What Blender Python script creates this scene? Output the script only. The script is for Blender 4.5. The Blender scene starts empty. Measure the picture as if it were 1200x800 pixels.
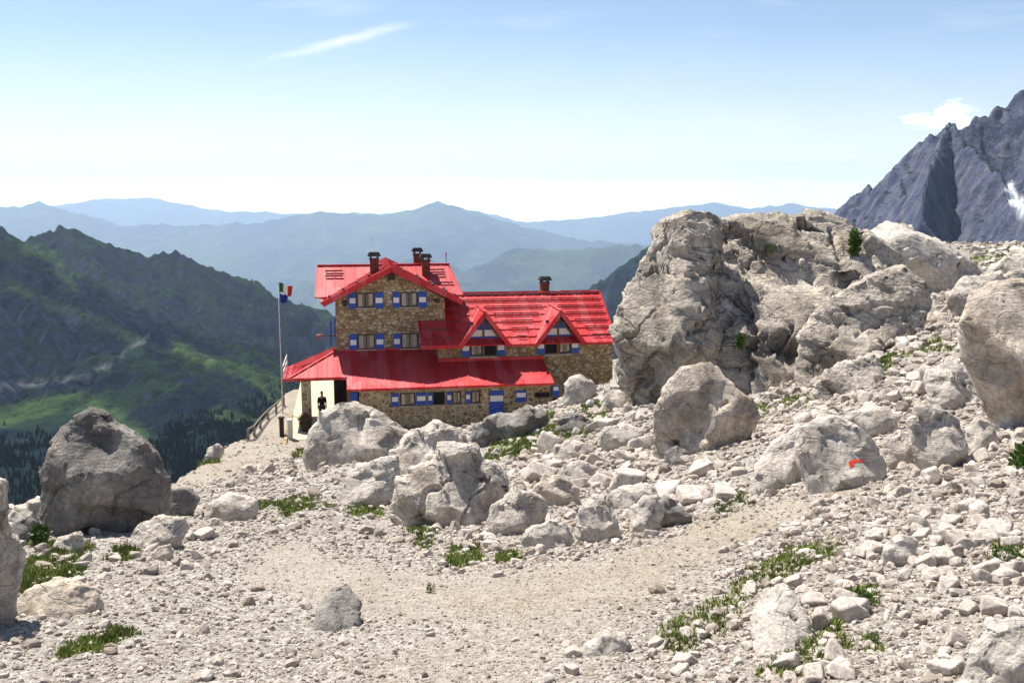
import bpy, bmesh, math, random
import numpy as np
from mathutils import Vector, Matrix
from mathutils.bvhtree import BVHTree

# ------------------------------------------------------------------ camera, sky, sun, exposure
C = bpy.context.scene
COL = C.collection
PITCH = math.atan(175 / 1167.0)
cam_d = bpy.data.cameras.new('camera')
cam = bpy.data.objects.new('camera', cam_d); COL.objects.link(cam)
cam_d.sensor_width = 36; cam_d.lens = 35.01
cam_d.clip_start = 0.1; cam_d.clip_end = 40000
cam.location = (0, 0, 0); cam.rotation_euler = (math.pi / 2 - PITCH, 0, 0)
C.camera = cam

SUN_EL = math.radians(59)
SUN_AZ = math.radians(-40)            # measured from the view direction (+Y) towards +X
sdir = Vector((math.sin(SUN_AZ) * math.cos(SUN_EL), math.cos(SUN_AZ) * math.cos(SUN_EL), math.sin(SUN_EL)))
sun_d = bpy.data.lights.new('sun', 'SUN'); sun_d.energy = 5.0; sun_d.angle = math.radians(0.5)
sun_d.color = (1.0, 0.95, 0.87)
sun = bpy.data.objects.new('sun', sun_d); COL.objects.link(sun)
sun.rotation_euler = sdir.to_track_quat('Z', 'Y').to_euler()

C.view_settings.view_transform = 'Standard'
try: C.view_settings.look = 'None'
except Exception: pass
C.view_settings.exposure = 0.86
C.view_settings.gamma = 1.0
C.view_settings.use_curve_mapping = False
C.cycles.use_denoising = True
C.cycles.max_bounces = 6
C.cycles.diffuse_bounces = 4
C.cycles.volume_bounces = 3

SKY_S = 0.075
CLOUD = 14.5


def nd(nt, t, **kw):
    n = nt.nodes.new(t)
    for k, v in kw.items():
        if k.startswith('i_'):
            key = k[2:]
            key = int(key) if key.isdigit() else key.replace('_', ' ')
            n.inputs[key].default_value = v
        else:
            setattr(n, k, v)
    return n


def mth(nt, op, a, b=None, c=None, clamp=False):
    n = nt.nodes.new('ShaderNodeMath'); n.operation = op; n.use_clamp = clamp
    for i, v in enumerate((a, b, c)):
        if v is None: continue
        if isinstance(v, (int, float)): n.inputs[i].default_value = v
        else: nt.links.new(v, n.inputs[i])
    return n.outputs[0]


def ramp(nt, fac, stops, interp='LINEAR'):
    n = nt.nodes.new('ShaderNodeValToRGB'); n.color_ramp.interpolation = interp
    el = n.color_ramp.elements
    while len(el) > 1: el.remove(el[-1])
    el[0].position = stops[0][0]; c = stops[0][1]
    el[0].color = tuple(c) + (1,) if isinstance(c, (tuple, list)) else (c, c, c, 1)
    for p, c in stops[1:]:
        e = el.new(p); e.color = tuple(c) + (1,) if isinstance(c, (tuple, list)) else (c, c, c, 1)
    if fac is not None: nt.links.new(fac, n.inputs[0])
    return n.outputs[0]


def mixc(nt, fac, a, b, mode='MIX'):
    n = nt.nodes.new('ShaderNodeMix'); n.data_type = 'RGBA'; n.blend_type = mode
    for idx, v in ((0, fac), (6, a), (7, b)):
        if isinstance(v, (int, float)): n.inputs[idx].default_value = v
        elif isinstance(v, (tuple, list)): n.inputs[idx].default_value = tuple(v) + (1,)
        else: nt.links.new(v, n.inputs[idx])
    return n.outputs[2]


def noise(nt, vec, scale, detail=4, rough=0.55, dist=0.0):
    n = nd(nt, 'ShaderNodeTexNoise', i_Scale=scale, i_Detail=detail, i_Roughness=rough, i_Distortion=dist)
    if vec is not None: nt.links.new(vec, n.inputs['Vector'])
    return n.outputs['Fac']


def build_world():
    w = bpy.data.worlds.new('World'); C.world = w; w.use_nodes = True
    nt = w.node_tree; nt.nodes.clear()
    out = nt.nodes.new('ShaderNodeOutputWorld'); bg = nt.nodes.new('ShaderNodeBackground')
    bg.inputs[1].default_value = SKY_S
    tc = nt.nodes.new('ShaderNodeTexCoord')
    sx = nt.nodes.new('ShaderNodeSeparateXYZ'); nt.links.new(tc.outputs['Generated'], sx.inputs[0])
    X, Y, Z = sx.outputs
    z2 = mth(nt, 'MAXIMUM', Z, 0.012)
    cb = nt.nodes.new('ShaderNodeCombineXYZ')
    nt.links.new(X, cb.inputs[0]); nt.links.new(Y, cb.inputs[1]); nt.links.new(z2, cb.inputs[2])
    sky = nt.nodes.new('ShaderNodeTexSky'); sky.sky_type = 'NISHITA'; sky.sun_disc = False
    sky.sun_elevation = SUN_EL; sky.sun_rotation = SUN_AZ
    sky.altitude = 2300; sky.air_density = 1.0; sky.dust_density = 2.0; sky.ozone_density = 0.8
    nt.links.new(cb.outputs[0], sky.inputs[0])
    # direction coordinates on the forward half of the sky: a = x/y, e = z/y
    y2 = mth(nt, 'MAXIMUM', Y, 0.05)
    a = mth(nt, 'DIVIDE', X, y2); e = mth(nt, 'DIVIDE', Z, y2)
    fwd = mth(nt, 'GREATER_THAN', Y, 0.05)
    c2 = nt.nodes.new('ShaderNodeCombineXYZ'); nt.links.new(a, c2.inputs[0]); nt.links.new(mth(nt, 'MULTIPLY', e, 2.6), c2.inputs[1])
    v = c2.outputs[0]
    n1 = noise(nt, v, 9, 8, 0.6); n2 = noise(nt, v, 26, 6, 0.6)
    # bank of cumulus low over the far ranges
    band = ramp(nt, e, [(0.0, 0.95), (0.025, 0.66), (0.05, 0.36), (0.09, 0.17), (0.16, 0.02)])
    cl_band = mth(nt, 'MULTIPLY', band, mth(nt, 'ADD', 0.55, mth(nt, 'MULTIPLY', n1, 0.80)), clamp=True)

    def px(p, q): return ((p - 600) / 1167.0 / 1.0, (225 - q) / 1167.0)

    def ellipse(p, q, rx, ry, amp, lo, hi, nse):
        A, E2 = px(p, q)
        dx = mth(nt, 'MULTIPLY', mth(nt, 'SUBTRACT', a, A), 1167.0 / rx)
        dy = mth(nt, 'MULTIPLY', mth(nt, 'SUBTRACT', e, E2), 1167.0 / ry)
        r = mth(nt, 'SQRT', mth(nt, 'ADD', mth(nt, 'POWER', dx, 2.0), mth(nt, 'POWER', dy, 2.0)))
        m = mth(nt, 'ADD', mth(nt, 'SUBTRACT', 1.0, r), mth(nt, 'MULTIPLY', mth(nt, 'SUBTRACT', nse, 0.5), amp))
        return ramp(nt, m, [(lo, 0.0), (hi, 1.0)])
    nA = noise(nt, v, 38, 7, 0.6)
    cum = mth(nt, 'MAXIMUM', ellipse(1078, 146, 40, 13, 2.2, 0.0, 0.55, nA), ellipse(1104, 138, 30, 20, 2.2, 0.0, 0.5, nA))
    cum2 = mth(nt, 'MAXIMUM', ellipse(80, 214, 55, 16, 2.4, 0.0, 0.7, n2), ellipse(220, 220, 90, 12, 2.2, 0.0, 0.8, n2))
    cum2 = mth(nt, 'MAXIMUM', cum2, ellipse(430, 226, 160, 12, 2.2, 0.0, 1.0, n2))
    # thin drifting contrail
    (ax, ay), (bx, by) = px(262, 92), px(505, 30)
    L = math.hypot(bx - ax, by - ay); ux, uy = (bx - ax) / L, (by - ay) / L
    da = mth(nt, 'SUBTRACT', a, ax); de = mth(nt, 'SUBTRACT', e, ay)
    t = mth(nt, 'ADD', mth(nt, 'MULTIPLY', da, ux / L), mth(nt, 'MULTIPLY', de, uy / L))
    s = mth(nt, 'SUBTRACT', mth(nt, 'MULTIPLY', de, ux), mth(nt, 'MULTIPLY', da, uy))
    s = mth(nt, 'ADD', s, mth(nt, 'MULTIPLY', mth(nt, 'SUBTRACT', n1, 0.5), 0.02))
    s = mth(nt, 'ADD', s, mth(nt, 'MULTIPLY', mth(nt, 'POWER', mth(nt, 'SUBTRACT', t, 0.5), 2.0), 0.010))
    wdt = ramp(nt, t, [(0.0, 0.0), (0.2, 0.35), (0.6, 1.0), (0.85, 0.5), (1.0, 0.0)])
    g = mth(nt, 'SUBTRACT', 1.0, mth(nt, 'ABSOLUTE', mth(nt, 'MULTIPLY', s, 130.0)), clamp=True)
    trail = mth(nt, 'MULTIPLY', mth(nt, 'MULTIPLY', g, wdt), mth(nt, 'ADD', 0.05, mth(nt, 'MULTIPLY', nA, 0.85)))
    # high streaks
    c3 = nt.nodes.new('ShaderNodeCombineXYZ'); nt.links.new(mth(nt, 'MULTIPLY', a, 1.4), c3.inputs[0]); nt.links.new(mth(nt, 'MULTIPLY', e, 9.0), c3.inputs[1])
    n4 = noise(nt, c3.outputs[0], 3.2, 6, 0.55, 0.4)
    streak = mth(nt, 'MULTIPLY', ramp(nt, n4, [(0.50, 0.0), (0.80, 1.0)]), ramp(nt, e, [(0.09, 0.08), (0.2, 0.38)]))
    tot = mth(nt, 'MAXIMUM', mth(nt, 'MAXIMUM', cl_band, mth(nt, 'MAXIMUM', cum, cum2)), mth(nt, 'MAXIMUM', trail, streak))
    tot = mth(nt, 'MULTIPLY', tot, fwd, clamp=True)
    cc = ramp(nt, n2, [(0.3, (0.93, 0.925, 0.93)), (0.6, (1.0, 0.97, 0.94))])
    vm = nt.nodes.new('ShaderNodeVectorMath'); vm.operation = 'SCALE'; nt.links.new(mth(nt, 'MULTIPLY', ramp(nt, e, [(0.006, 1.0), (0.026, 0.60)]), CLOUD * 1.35), vm.inputs['Scale'])
    nt.links.new(cc, vm.inputs[0])
    col = mixc(nt, tot, sky.outputs[0], vm.outputs[0])
    nt.links.new(col, bg.inputs[0]); nt.links.new(bg.outputs[0], out.inputs[0])


build_world()

# ------------------------------------------------------------------ numpy helpers
rng = np.random.default_rng(7)
_perm = np.random.default_rng(99).permutation(256).astype(np.int64)
_perm = np.concatenate([_perm, _perm, _perm])
_grad = np.random.default_rng(5).normal(size=(256, 3)); _grad /= np.linalg.norm(_grad, axis=1)[:, None]


def pnoise(p):
    p = np.asarray(p, float)
    i = np.floor(p).astype(np.int64); f = p - i; i &= 255
    u = f * f * f * (f * (f * 6 - 15) + 10)
    def g(dx, dy, dz):
        h = _perm[_perm[_perm[(i[:, 0] + dx) & 255] + ((i[:, 1] + dy) & 255)] + ((i[:, 2] + dz) & 255)]
        return (_grad[h] * (f - np.array([dx, dy, dz]))).sum(1)
    x0 = g(0, 0, 0) * (1 - u[:, 0]) + g(1, 0, 0) * u[:, 0]
    x1 = g(0, 1, 0) * (1 - u[:, 0]) + g(1, 1, 0) * u[:, 0]
    x2 = g(0, 0, 1) * (1 - u[:, 0]) + g(1, 0, 1) * u[:, 0]
    x3 = g(0, 1, 1) * (1 - u[:, 0]) + g(1, 1, 1) * u[:, 0]
    y0 = x0 * (1 - u[:, 1]) + x1 * u[:, 1]; y1 = x2 * (1 - u[:, 1]) + x3 * u[:, 1]
    return (y0 * (1 - u[:, 2]) + y1 * u[:, 2]) * 1.6


def fbm(p, octs=4, gain=0.5, lac=2.03, ridged=False):
    p = np.asarray(p, float); a = 1.0; s = 0; tot = 0
    for k in range(octs):
        n = pnoise(p + 17.3 * k)
        if ridged: n = 1 - 2 * np.abs(n)
        s = s + a * n; tot += a; a *= gain; p = p * lac
    return s / tot


def sstep(a, b, x):
    t = np.clip((x - a) / (b - a), 0, 1); return t * t * (3 - 2 * t)


CP, SP = math.cos(PITCH), math.sin(PITCH)


def ray(px, py):
    u = (px - 600) / 1167.0; v = (400 - py) / 1167.0
    d = np.array([u, CP + v * SP, -SP + v * CP]); return d / d[1]


def at(px, py, d): return ray(px, py) * d


def project(x, y, z):
    f = y * CP - z * SP; up = y * SP + z * CP
    return 600 + 1167 * x / f, 400 - 1167 * up / f


def seg_dist(x, y, pts):
    """distance to a polyline, parameter along it, signed side (+ = left of travel)"""
    best = np.full(x.shape, 1e18); par = np.zeros(x.shape); side = np.zeros(x.shape)
    for k in range(len(pts) - 1):
        ax, ay = pts[k][:2]; bx, by = pts[k + 1][:2]
        dx, dy = bx - ax, by - ay; L2 = dx * dx + dy * dy
        t = np.clip(((x - ax) * dx + (y - ay) * dy) / L2, 0, 1)
        ex, ey = x - ax - t * dx, y - ay - t * dy
        d = ex * ex + ey * ey; m = d < best
        best[m] = d[m]; par[m] = k + t[m]; side[m] = np.sign(dx * ey - dy * ex)[m]
    return np.sqrt(best), par, side


def in_poly(x, y, poly):
    r = np.zeros(np.shape(x), bool); n = len(poly)
    for k in range(n):
        x0, y0 = poly[k]; x1, y1 = poly[(k + 1) % n]
        c = ((y0 > y) != (y1 > y)) & (x < (x1 - x0) * (y - y0) / ((y1 - y0) if y1 != y0 else 1e-9) + x0)
        r ^= c
    return r


# ------------------------------------------------------------------ object helpers
def mesh_np(name, V, F, mat=None, smooth=True, mats=None):
    """V (n,3) float, F (m,3|4) int"""
    me = bpy.data.meshes.new(name)
    V = np.asarray(V, np.float32); F = np.asarray(F, np.int32)
    me.vertices.add(len(V)); me.vertices.foreach_set('co', V.ravel())
    k = F.shape[1]; me.loops.add(F.size); me.loops.foreach_set('vertex_index', F.ravel())
    me.polygons.add(len(F)); me.polygons.foreach_set('loop_start', np.arange(0, F.size, k, dtype=np.int32))
    me.update(calc_edges=True); me.validate()
    me.polygons.foreach_set('use_smooth', np.full(len(me.polygons), smooth))
    if mat: me.materials.append(mat)
    return me


def link(name, me, parent=None, loc=None):
    o = bpy.data.objects.new(name, me); COL.objects.link(o)
    if parent is not None: o.parent = parent
    if loc is not None: o.location = loc
    return o


def tag(o, label=None, cat=None, group=None, kind=None):
    if label: o['label'] = label
    if cat: o['category'] = cat
    if group: o['group'] = group
    if kind: o['kind'] = kind
    return o


class MB:
    def __init__(self): self.v = []; self.f = []
    def add(self, vs, fs):
        b = len(self.v); self.v += [tuple(map(float, v)) for v in vs]; self.f += [tuple(b + i for i in f) for f in fs]; return self
    def box(self, x0, x1, y0, y1, z0, z1):
        vs = [(x, y, z) for x in (x0, x1) for y in (y0, y1) for z in (z0, z1)]
        return self.add(vs, [(0, 1, 3, 2), (4, 6, 7, 5), (0, 4, 5, 1), (2, 3, 7, 6), (0, 2, 6, 4), (1, 5, 7, 3)])
    def slab(self, quad, t):
        """polygon thickened downward along its normal"""
        q = [Vector(p) for p in quad]; n = (q[1] - q[0]).cross(q[2] - q[0]).normalized()
        if n.z < 0: n = -n
        lo = [p - n * t for p in q]; m = len(q)
        fs = [tuple(range(m)), tuple(range(2 * m - 1, m - 1, -1))]
        fs += [(i, (i + 1) % m, m + (i + 1) % m, m + i) for i in range(m)]
        return self.add(q + lo, fs)
    def bar(self, a, b, w, h=None):
        h = h or w
        a, b = Vector(a), Vector(b); d = (b - a).normalized()
        s = d.cross(Vector((0, 0, 1)));
        if s.length < 1e-4: s = Vector((1, 0, 0))
        s = s.normalized() * w / 2; u = s.cross(d).normalized() * h / 2
        vs = [a - s - u, a + s - u, a + s + u, a - s + u, b - s - u, b + s - u, b + s + u, b - s + u]
        return self.add(vs, [(0, 1, 2, 3), (7, 6, 5, 4), (0, 4, 5, 1), (1, 5, 6, 2), (2, 6, 7, 3), (3, 7, 4, 0)])
    def tube(self, pts, r, n=10, r2=None):
        pts = [Vector(p) for p in pts]; base = len(self.v); m = len(pts)
        for i, p in enumerate(pts):
            d = (pts[min(i + 1, m - 1)] - pts[max(i - 1, 0)]).normalized()
            s = d.cross(Vector((0, 0, 1)))
            if s.length < 1e-3: s = d.cross(Vector((0, 1, 0)))
            s.normalize(); u = s.cross(d); rr = r if r2 is None else r + (r2 - r) * i / (m - 1)
            for k in range(n):
                a = 2 * math.pi * k / n; self.v.append(tuple(p + (s * math.cos(a) + u * math.sin(a)) * rr))
        for i in range(m - 1):
            for k in range(n):
                k2 = (k + 1) % n
                self.f.append((base + i * n + k, base + i * n + k2, base + (i + 1) * n + k2, base + (i + 1) * n + k))
        self.f.append(tuple(base + k for k in range(n))[::-1]); self.f.append(tuple(base + (m - 1) * n + k for k in range(n)))
        return self
    def build(self, name, mat, parent=None, loc=None, smooth=False, bevel=0):
        me = bpy.data.meshes.new(name); me.from_pydata(self.v, [], self.f); me.update()
        bm = bmesh.new(); bm.from_mesh(me); bmesh.ops.recalc_face_normals(bm, faces=bm.faces)
        bm.to_mesh(me); bm.free()
        if smooth:
            for p in me.polygons: p.use_smooth = True
        if mat: me.materials.append(mat)
        o = link(name, me, parent, loc)
        if bevel:
            m = o.modifiers.new('bevel', 'BEVEL'); m.width = bevel; m.segments = 2; m.limit_method = 'ANGLE'
        return o


def empty(name, loc=(0, 0, 0), rz=0, parent=None):
    o = bpy.data.objects.new(name, None); COL.objects.link(o); o.location = loc; o.rotation_euler = (0, 0, rz)
    o.empty_display_size = 0.3
    if parent: o.parent = parent
    return o


# ------------------------------------------------------------------ materials
def mat_new(name, rough=0.8, spec=0.3):
    m = bpy.data.materials.new(name); m.use_nodes = True
    nt = m.node_tree; b = nt.nodes['Principled BSDF']
    b.inputs['Roughness'].default_value = rough; b.inputs['Specular IOR Level'].default_value = spec
    return m, nt, b


def attr(nt, name):
    n = nt.nodes.new('ShaderNodeAttribute'); n.attribute_name = name; return n.outputs['Fac']


def rock_material(name, light=(0.471, 0.414, 0.350), grey=(0.319, 0.285, 0.255), warm=(0.334, 0.251, 0.171), greyness=0.5, scale=1.0, bump=0.6, rnd=False, stain=1.0, moss=0.0):
    m, nt, b = mat_new(name, 0.92, 0.15)
    tc = nt.nodes.new('ShaderNodeTexCoord'); vec = tc.outputs['Object']
    if rnd:
        oi = nt.nodes.new('ShaderNodeObjectInfo')
        va = nt.nodes.new('ShaderNodeVectorMath'); va.operation = 'ADD'
        nt.links.new(vec, va.inputs[0])
        cb = nt.nodes.new('ShaderNodeCombineXYZ')
        nt.links.new(mth(nt, 'MULTIPLY', oi.outputs['Random'], 37.0), cb.inputs[0]); nt.links.new(cb.outputs[0], va.inputs[1]); vec = va.outputs[0]
    n1 = noise(nt, vec, 0.9 * scale, 7, 0.62, 0.3)
    n2 = noise(nt, vec, 3.1 * scale, 8, 0.65, 0.6)
    n3 = noise(nt, vec, 22 * scale, 5, 0.7)
    n4 = noise(nt, vec, 1.7 * scale, 6, 0.6, 0.5)
    g = ramp(nt, mth(nt, 'ADD', mth(nt, 'MULTIPLY', n1, 0.65), mth(nt, 'MULTIPLY', n2, 0.35)), [(0.62 - 0.3 * greyness, 0.0), (0.72 - 0.3 * greyness, 1.0)])
    c = mixc(nt, g, light, grey)
    c = mixc(nt, mth(nt, 'MULTIPLY', ramp(nt, n4, [(0.52, 0.0), (0.68, 1.0)]), 0.55), c, warm)
    # lichen and weather specks, dark seams
    c = mixc(nt, mth(nt, 'MULTIPLY', ramp(nt, n3, [(0.50, 0.0), (0.70, 1.0)]), 0.45 * stain), c, (0.12, 0.11, 0.11))
    mp = nt.nodes.new('ShaderNodeMapping'); mp.inputs['Scale'].default_value = (1.0, 1.0, 2.2); mp.inputs['Rotation'].default_value = (0.3, 0.5, 0.2)
    nt.links.new(vec, mp.inputs[0])
    wv = nt.nodes.new('ShaderNodeVectorMath'); wv.operation = 'ADD'
    nn = nd(nt, 'ShaderNodeTexNoise', i_Scale=1.6 * scale, i_Detail=5.0)
    nt.links.new(vec, nn.inputs['Vector'])
    sc = nt.nodes.new('ShaderNodeVectorMath'); sc.operation = 'SCALE'; sc.inputs['Scale'].default_value = 0.7 / scale
    nt.links.new(nn.outputs['Color'], sc.inputs[0]); nt.links.new(mp.outputs[0], wv.inputs[0]); nt.links.new(sc.outputs[0], wv.inputs[1])
    vo = nd(nt, 'ShaderNodeTexVoronoi', feature='DISTANCE_TO_EDGE', i_Scale=1.5 * scale)
    nt.links.new(wv.outputs[0], vo.inputs['Vector'])
    crack = ramp(nt, vo.outputs['Distance'], [(0.0, 1.0), (0.022, 0.0)])
    crk = mth(nt, 'MULTIPLY', crack, ramp(nt, n1, [(0.42, 0.0), (0.6, 1.0)]))
    c = mixc(nt, mth(nt, 'MULTIPLY', crk, 0.30 * stain), c, (0.10, 0.09, 0.08))
    n5 = noise(nt, vec, 60 * scale, 4, 0.7); n6 = noise(nt, vec, 7.5 * scale, 8, 0.72, 0.8)
    c = mixc(nt, 0.75, c, ramp(nt, n6, [(0.30, 0.28), (0.42, 0.98), (0.60, 1.50)]), 'MULTIPLY')
    c = mixc(nt, 0.5, c, ramp(nt, n5, [(0.34, 0.55), (0.52, 1.25)]), 'MULTIPLY')
    mp2 = nt.nodes.new('ShaderNodeMapping'); mp2.inputs['Scale'].default_value = (0.5, 0.8, 3.4); mp2.inputs['Rotation'].default_value = (0.2, 0.42, 0.0)
    nt.links.new(vec, mp2.inputs[0]); n7 = noise(nt, mp2.outputs[0], 2.6 * scale, 7, 0.65, 0.5)
    c = mixc(nt, 0.35, c, ramp(nt, n7, [(0.34, 0.5), (0.46, 1.1)]), 'MULTIPLY')
    n8 = noise(nt, vec, 0.75 * scale, 6, 0.62, 1.0)
    c = mixc(nt, 0.8, c, ramp(nt, n8, [(0.36, 0.50), (0.46, 0.95), (0.60, 1.18)]), 'MULTIPLY')
    t = attr(nt, 'tint')
    c = mixc(nt, t, c, (0.30, 0.235, 0.17))
    if moss:
        c = mixc(nt, mth(nt, 'MULTIPLY', ramp(nt, n2, [(0.56, 0.0), (0.62, 1.0)]), moss), c, (0.10, 0.13, 0.035))
    nt.links.new(c, b.inputs['Base Color'])
    h = mth(nt, 'ADD', mth(nt, 'MULTIPLY', n2, 0.25), mth(nt, 'ADD', mth(nt, 'MULTIPLY', n3, 0.16), mth(nt, 'ADD', mth(nt, 'MULTIPLY', n6, 0.40), mth(nt, 'MULTIPLY', n7, 0.35))))
    h = mth(nt, 'SUBTRACT', h, mth(nt, 'MULTIPLY', crk, 0.25))
    bp = nd(nt, 'ShaderNodeBump', i_Strength=bump, i_Distance=0.20 / scale)
    nt.links.new(h, bp.inputs['Height']); nt.links.new(bp.outputs[0], b.inputs['Normal'])
    return m


M = {}
M['rock'] = rock_material('pale_limestone')
M['rock_grey'] = rock_material('grey_limestone', light=(0.304, 0.277, 0.247), grey=(0.179, 0.166, 0.152), greyness=0.75, warm=(0.236, 0.198, 0.152), stain=1.3)
M['rock_big'] = rock_material('weathered_cliff_limestone', light=(0.486, 0.422, 0.350), grey=(0.274, 0.236, 0.201), greyness=0.42, scale=0.42, bump=0.9, warm=(0.274, 0.205, 0.137), stain=1.2, moss=0.0)
M['rock_white'] = rock_material('white_limestone', light=(0.450, 0.404, 0.351), grey=(0.338, 0.304, 0.271), greyness=0.35, stain=0.7)
M['rock_warm'] = rock_material('tan_limestone', light=(0.47, 0.40, 0.325), grey=(0.32, 0.275, 0.23), greyness=0.45, warm=(0.30, 0.215, 0.135))
M['stone'] = rock_material('scree_limestone', light=(0.486, 0.429, 0.372), grey=(0.380, 0.334, 0.296), greyness=0.42, scale=3.0, bump=0.5, rnd=True, stain=0.6)


def plain(name, col, rough=0.6, spec=0.4, var=0.12, scale=8, bump=0.0, metal=0.0, coat=0.0):
    m, nt, b = mat_new(name, rough, spec)
    tc = nt.nodes.new('ShaderNodeTexCoord')
    n = noise(nt, tc.outputs['Object'], scale, 5, 0.6)
    d = tuple(max(0, c * (1 - var)) for c in col); l = tuple(min(1, c * (1 + var)) for c in col)
    nt.links.new(ramp(nt, n, [(0.3, d), (0.7, l)]), b.inputs['Base Color'])
    b.inputs['Metallic'].default_value = metal
    if coat: b.inputs['Coat Weight'].default_value = coat
    if bump:
        bp = nd(nt, 'ShaderNodeBump', i_Strength=bump, i_Distance=0.02); nt.links.new(n, bp.inputs['Height']); nt.links.new(bp.outputs[0], b.inputs['Normal'])
    return m


def roof_material():
    m, nt, b = mat_new('red_painted_roof_metal', 0.5, 0.3)
    tc = nt.nodes.new('ShaderNodeTexCoord')
    n = noise(nt, tc.outputs['Object'], 0.8, 6, 0.65); n2 = noise(nt, tc.outputs['Object'], 7, 5, 0.7)
    c = ramp(nt, n, [(0.3, (0.42, 0.006, 0.010)), (0.7, (0.56, 0.014, 0.020))])
    c = mixc(nt, mth(nt, 'MULTIPLY', ramp(nt, n2, [(0.50, 0), (0.75, 1)]), 0.35), c, (0.58, 0.13, 0.13))
    mp = nt.nodes.new('ShaderNodeMapping'); mp.inputs['Scale'].default_value = (1.9, 0.35, 0.35); nt.links.new(tc.outputs['Object'], mp.inputs[0])
    vs = nd(nt, 'ShaderNodeTexVoronoi', feature='F1', i_Scale=1.0, i_Randomness=0.35); nt.links.new(mp.outputs[0], vs.inputs['Vector'])
    ss = nt.nodes.new('ShaderNodeSeparateColor'); nt.links.new(vs.outputs['Color'], ss.inputs[0])
    c = mixc(nt, mth(nt, 'MULTIPLY', ramp(nt, ss.outputs[0], [(0.35, 0), (1.0, 1)]), 0.42), c, (0.66, 0.17, 0.18))  # random sheets go paler pink: sheen highlights put into the paint colour
    mq = nt.nodes.new('ShaderNodeMapping'); mq.inputs['Scale'].default_value = (7.0, 0.5, 0.5); nt.links.new(tc.outputs['Object'], mq.inputs[0])
    dq = noise(nt, mq.outputs[0], 1.2, 5, 0.6)
    c = mixc(nt, mth(nt, 'MULTIPLY', ramp(nt, dq, [(0.55, 0), (0.75, 1)]), 0.45), c, (0.22, 0.02, 0.02))
    nt.links.new(c, b.inputs['Base Color'])
    nt.links.new(ramp(nt, n2, [(0.3, 0.45), (0.7, 0.6)]), b.inputs['Roughness'])
    bp = nd(nt, 'ShaderNodeBump', i_Strength=0.25, i_Distance=0.03); nt.links.new(n, bp.inputs['Height']); nt.links.new(bp.outputs[0], b.inputs['Normal'])
    return m


def masonry(name, mortar, cols, scale=3.4, mw=0.07, sz=1.45):
    m, nt, b = mat_new(name, 0.9, 0.15)
    tc = nt.nodes.new('ShaderNodeTexCoord')
    mp = nt.nodes.new('ShaderNodeMapping'); mp.inputs['Scale'].default_value = (1, 1, sz)
    nt.links.new(tc.outputs['Object'], mp.inputs[0])
    ns = nd(nt, 'ShaderNodeTexNoise', i_Scale=2.5, i_Detail=3.0); nt.links.new(tc.outputs['Object'], ns.inputs['Vector'])
    sc = nt.nodes.new('ShaderNodeVectorMath'); sc.operation = 'SCALE'; sc.inputs['Scale'].default_value = 0.12
    nt.links.new(ns.outputs['Color'], sc.inputs[0])
    ad = nt.nodes.new('ShaderNodeVectorMath'); ad.operation = 'ADD'; nt.links.new(mp.outputs[0], ad.inputs[0]); nt.links.new(sc.outputs[0], ad.inputs[1])
    v1 = nd(nt, 'ShaderNodeTexVoronoi', feature='DISTANCE_TO_EDGE', i_Scale=scale, i_Randomness=0.8)
    v2 = nd(nt, 'ShaderNodeTexVoronoi', feature='F1', i_Scale=scale, i_Randomness=0.8)
    for v in (v1, v2): nt.links.new(ad.outputs[0], v.inputs['Vector'])
    sx = nt.nodes.new('ShaderNodeSeparateColor'); nt.links.new(v2.outputs['Color'], sx.inputs[0])
    n = len(cols)
    c = ramp(nt, sx.outputs[0], [(i / n, cols[i]) for i in range(n)], 'CONSTANT')
    nn = noise(nt, tc.outputs['Object'], 14, 5, 0.65)
    c = mixc(nt, 0.55, c, ramp(nt, nn, [(0.3, 0.35), (0.7, 1.0)]), 'MULTIPLY')
    mm = ramp(nt, v1.outputs['Distance'], [(mw * 0.6, 1.0), (mw, 0.0)])
    c = mixc(nt, mm, c, mortar)
    big = noise(nt, tc.outputs['Object'], 0.7, 4, 0.6)
    c = mixc(nt, 0.4, c, ramp(nt, big, [(0.3, 0.6), (0.7, 1.0)]), 'MULTIPLY')
    nt.links.new(c, b.inputs['Base Color'])
    h = mth(nt, 'ADD', mth(nt, 'MULTIPLY', ramp(nt, v1.outputs['Distance'], [(0, 0), (mw * 1.6, 1)]), 0.7), mth(nt, 'MULTIPLY', nn, 0.4))
    bp = nd(nt, 'ShaderNodeBump', i_Strength=0.9, i_Distance=0.05); nt.links.new(h, bp.inputs['Height']); nt.links.new(bp.outputs[0], b.inputs['Normal'])
    return m


M['red'] = roof_material()
STN = [(0.476, 0.357, 0.196), (0.374, 0.264, 0.136), (0.544, 0.433, 0.264), (0.281, 0.204, 0.119), (0.442, 0.315, 0.162), (0.578, 0.484, 0.323)]
M['wall'] = masonry('fieldstone_wall', (0.20, 0.15, 0.09), [tuple(c * 1.15 for c in q) for q in STN], 3.5, 0.06)
M['wall_pale'] = masonry('fieldstone_pale_joints', (0.62, 0.52, 0.35), [tuple(c * 0.86 for c in q) for q in STN], 3.3, 0.09, 1.25)
M['blue'] = plain('blue_shutter_paint', (0.010, 0.075, 0.42), 0.5, 0.4, 0.12)
M['white'] = plain('white_paint', (0.78, 0.78, 0.78), 0.55, 0.3, 0.05)
M['wood'] = plain('brown_wood', (0.20, 0.09, 0.035), 0.6, 0.3, 0.3, 10)
M['wood_dark'] = plain('dark_wood', (0.045, 0.028, 0.02), 0.7, 0.2, 0.3, 10)
M['slate'] = plain('dark_slate', (0.045, 0.043, 0.045), 0.7, 0.3, 0.3, 6, 0.3)
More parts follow.
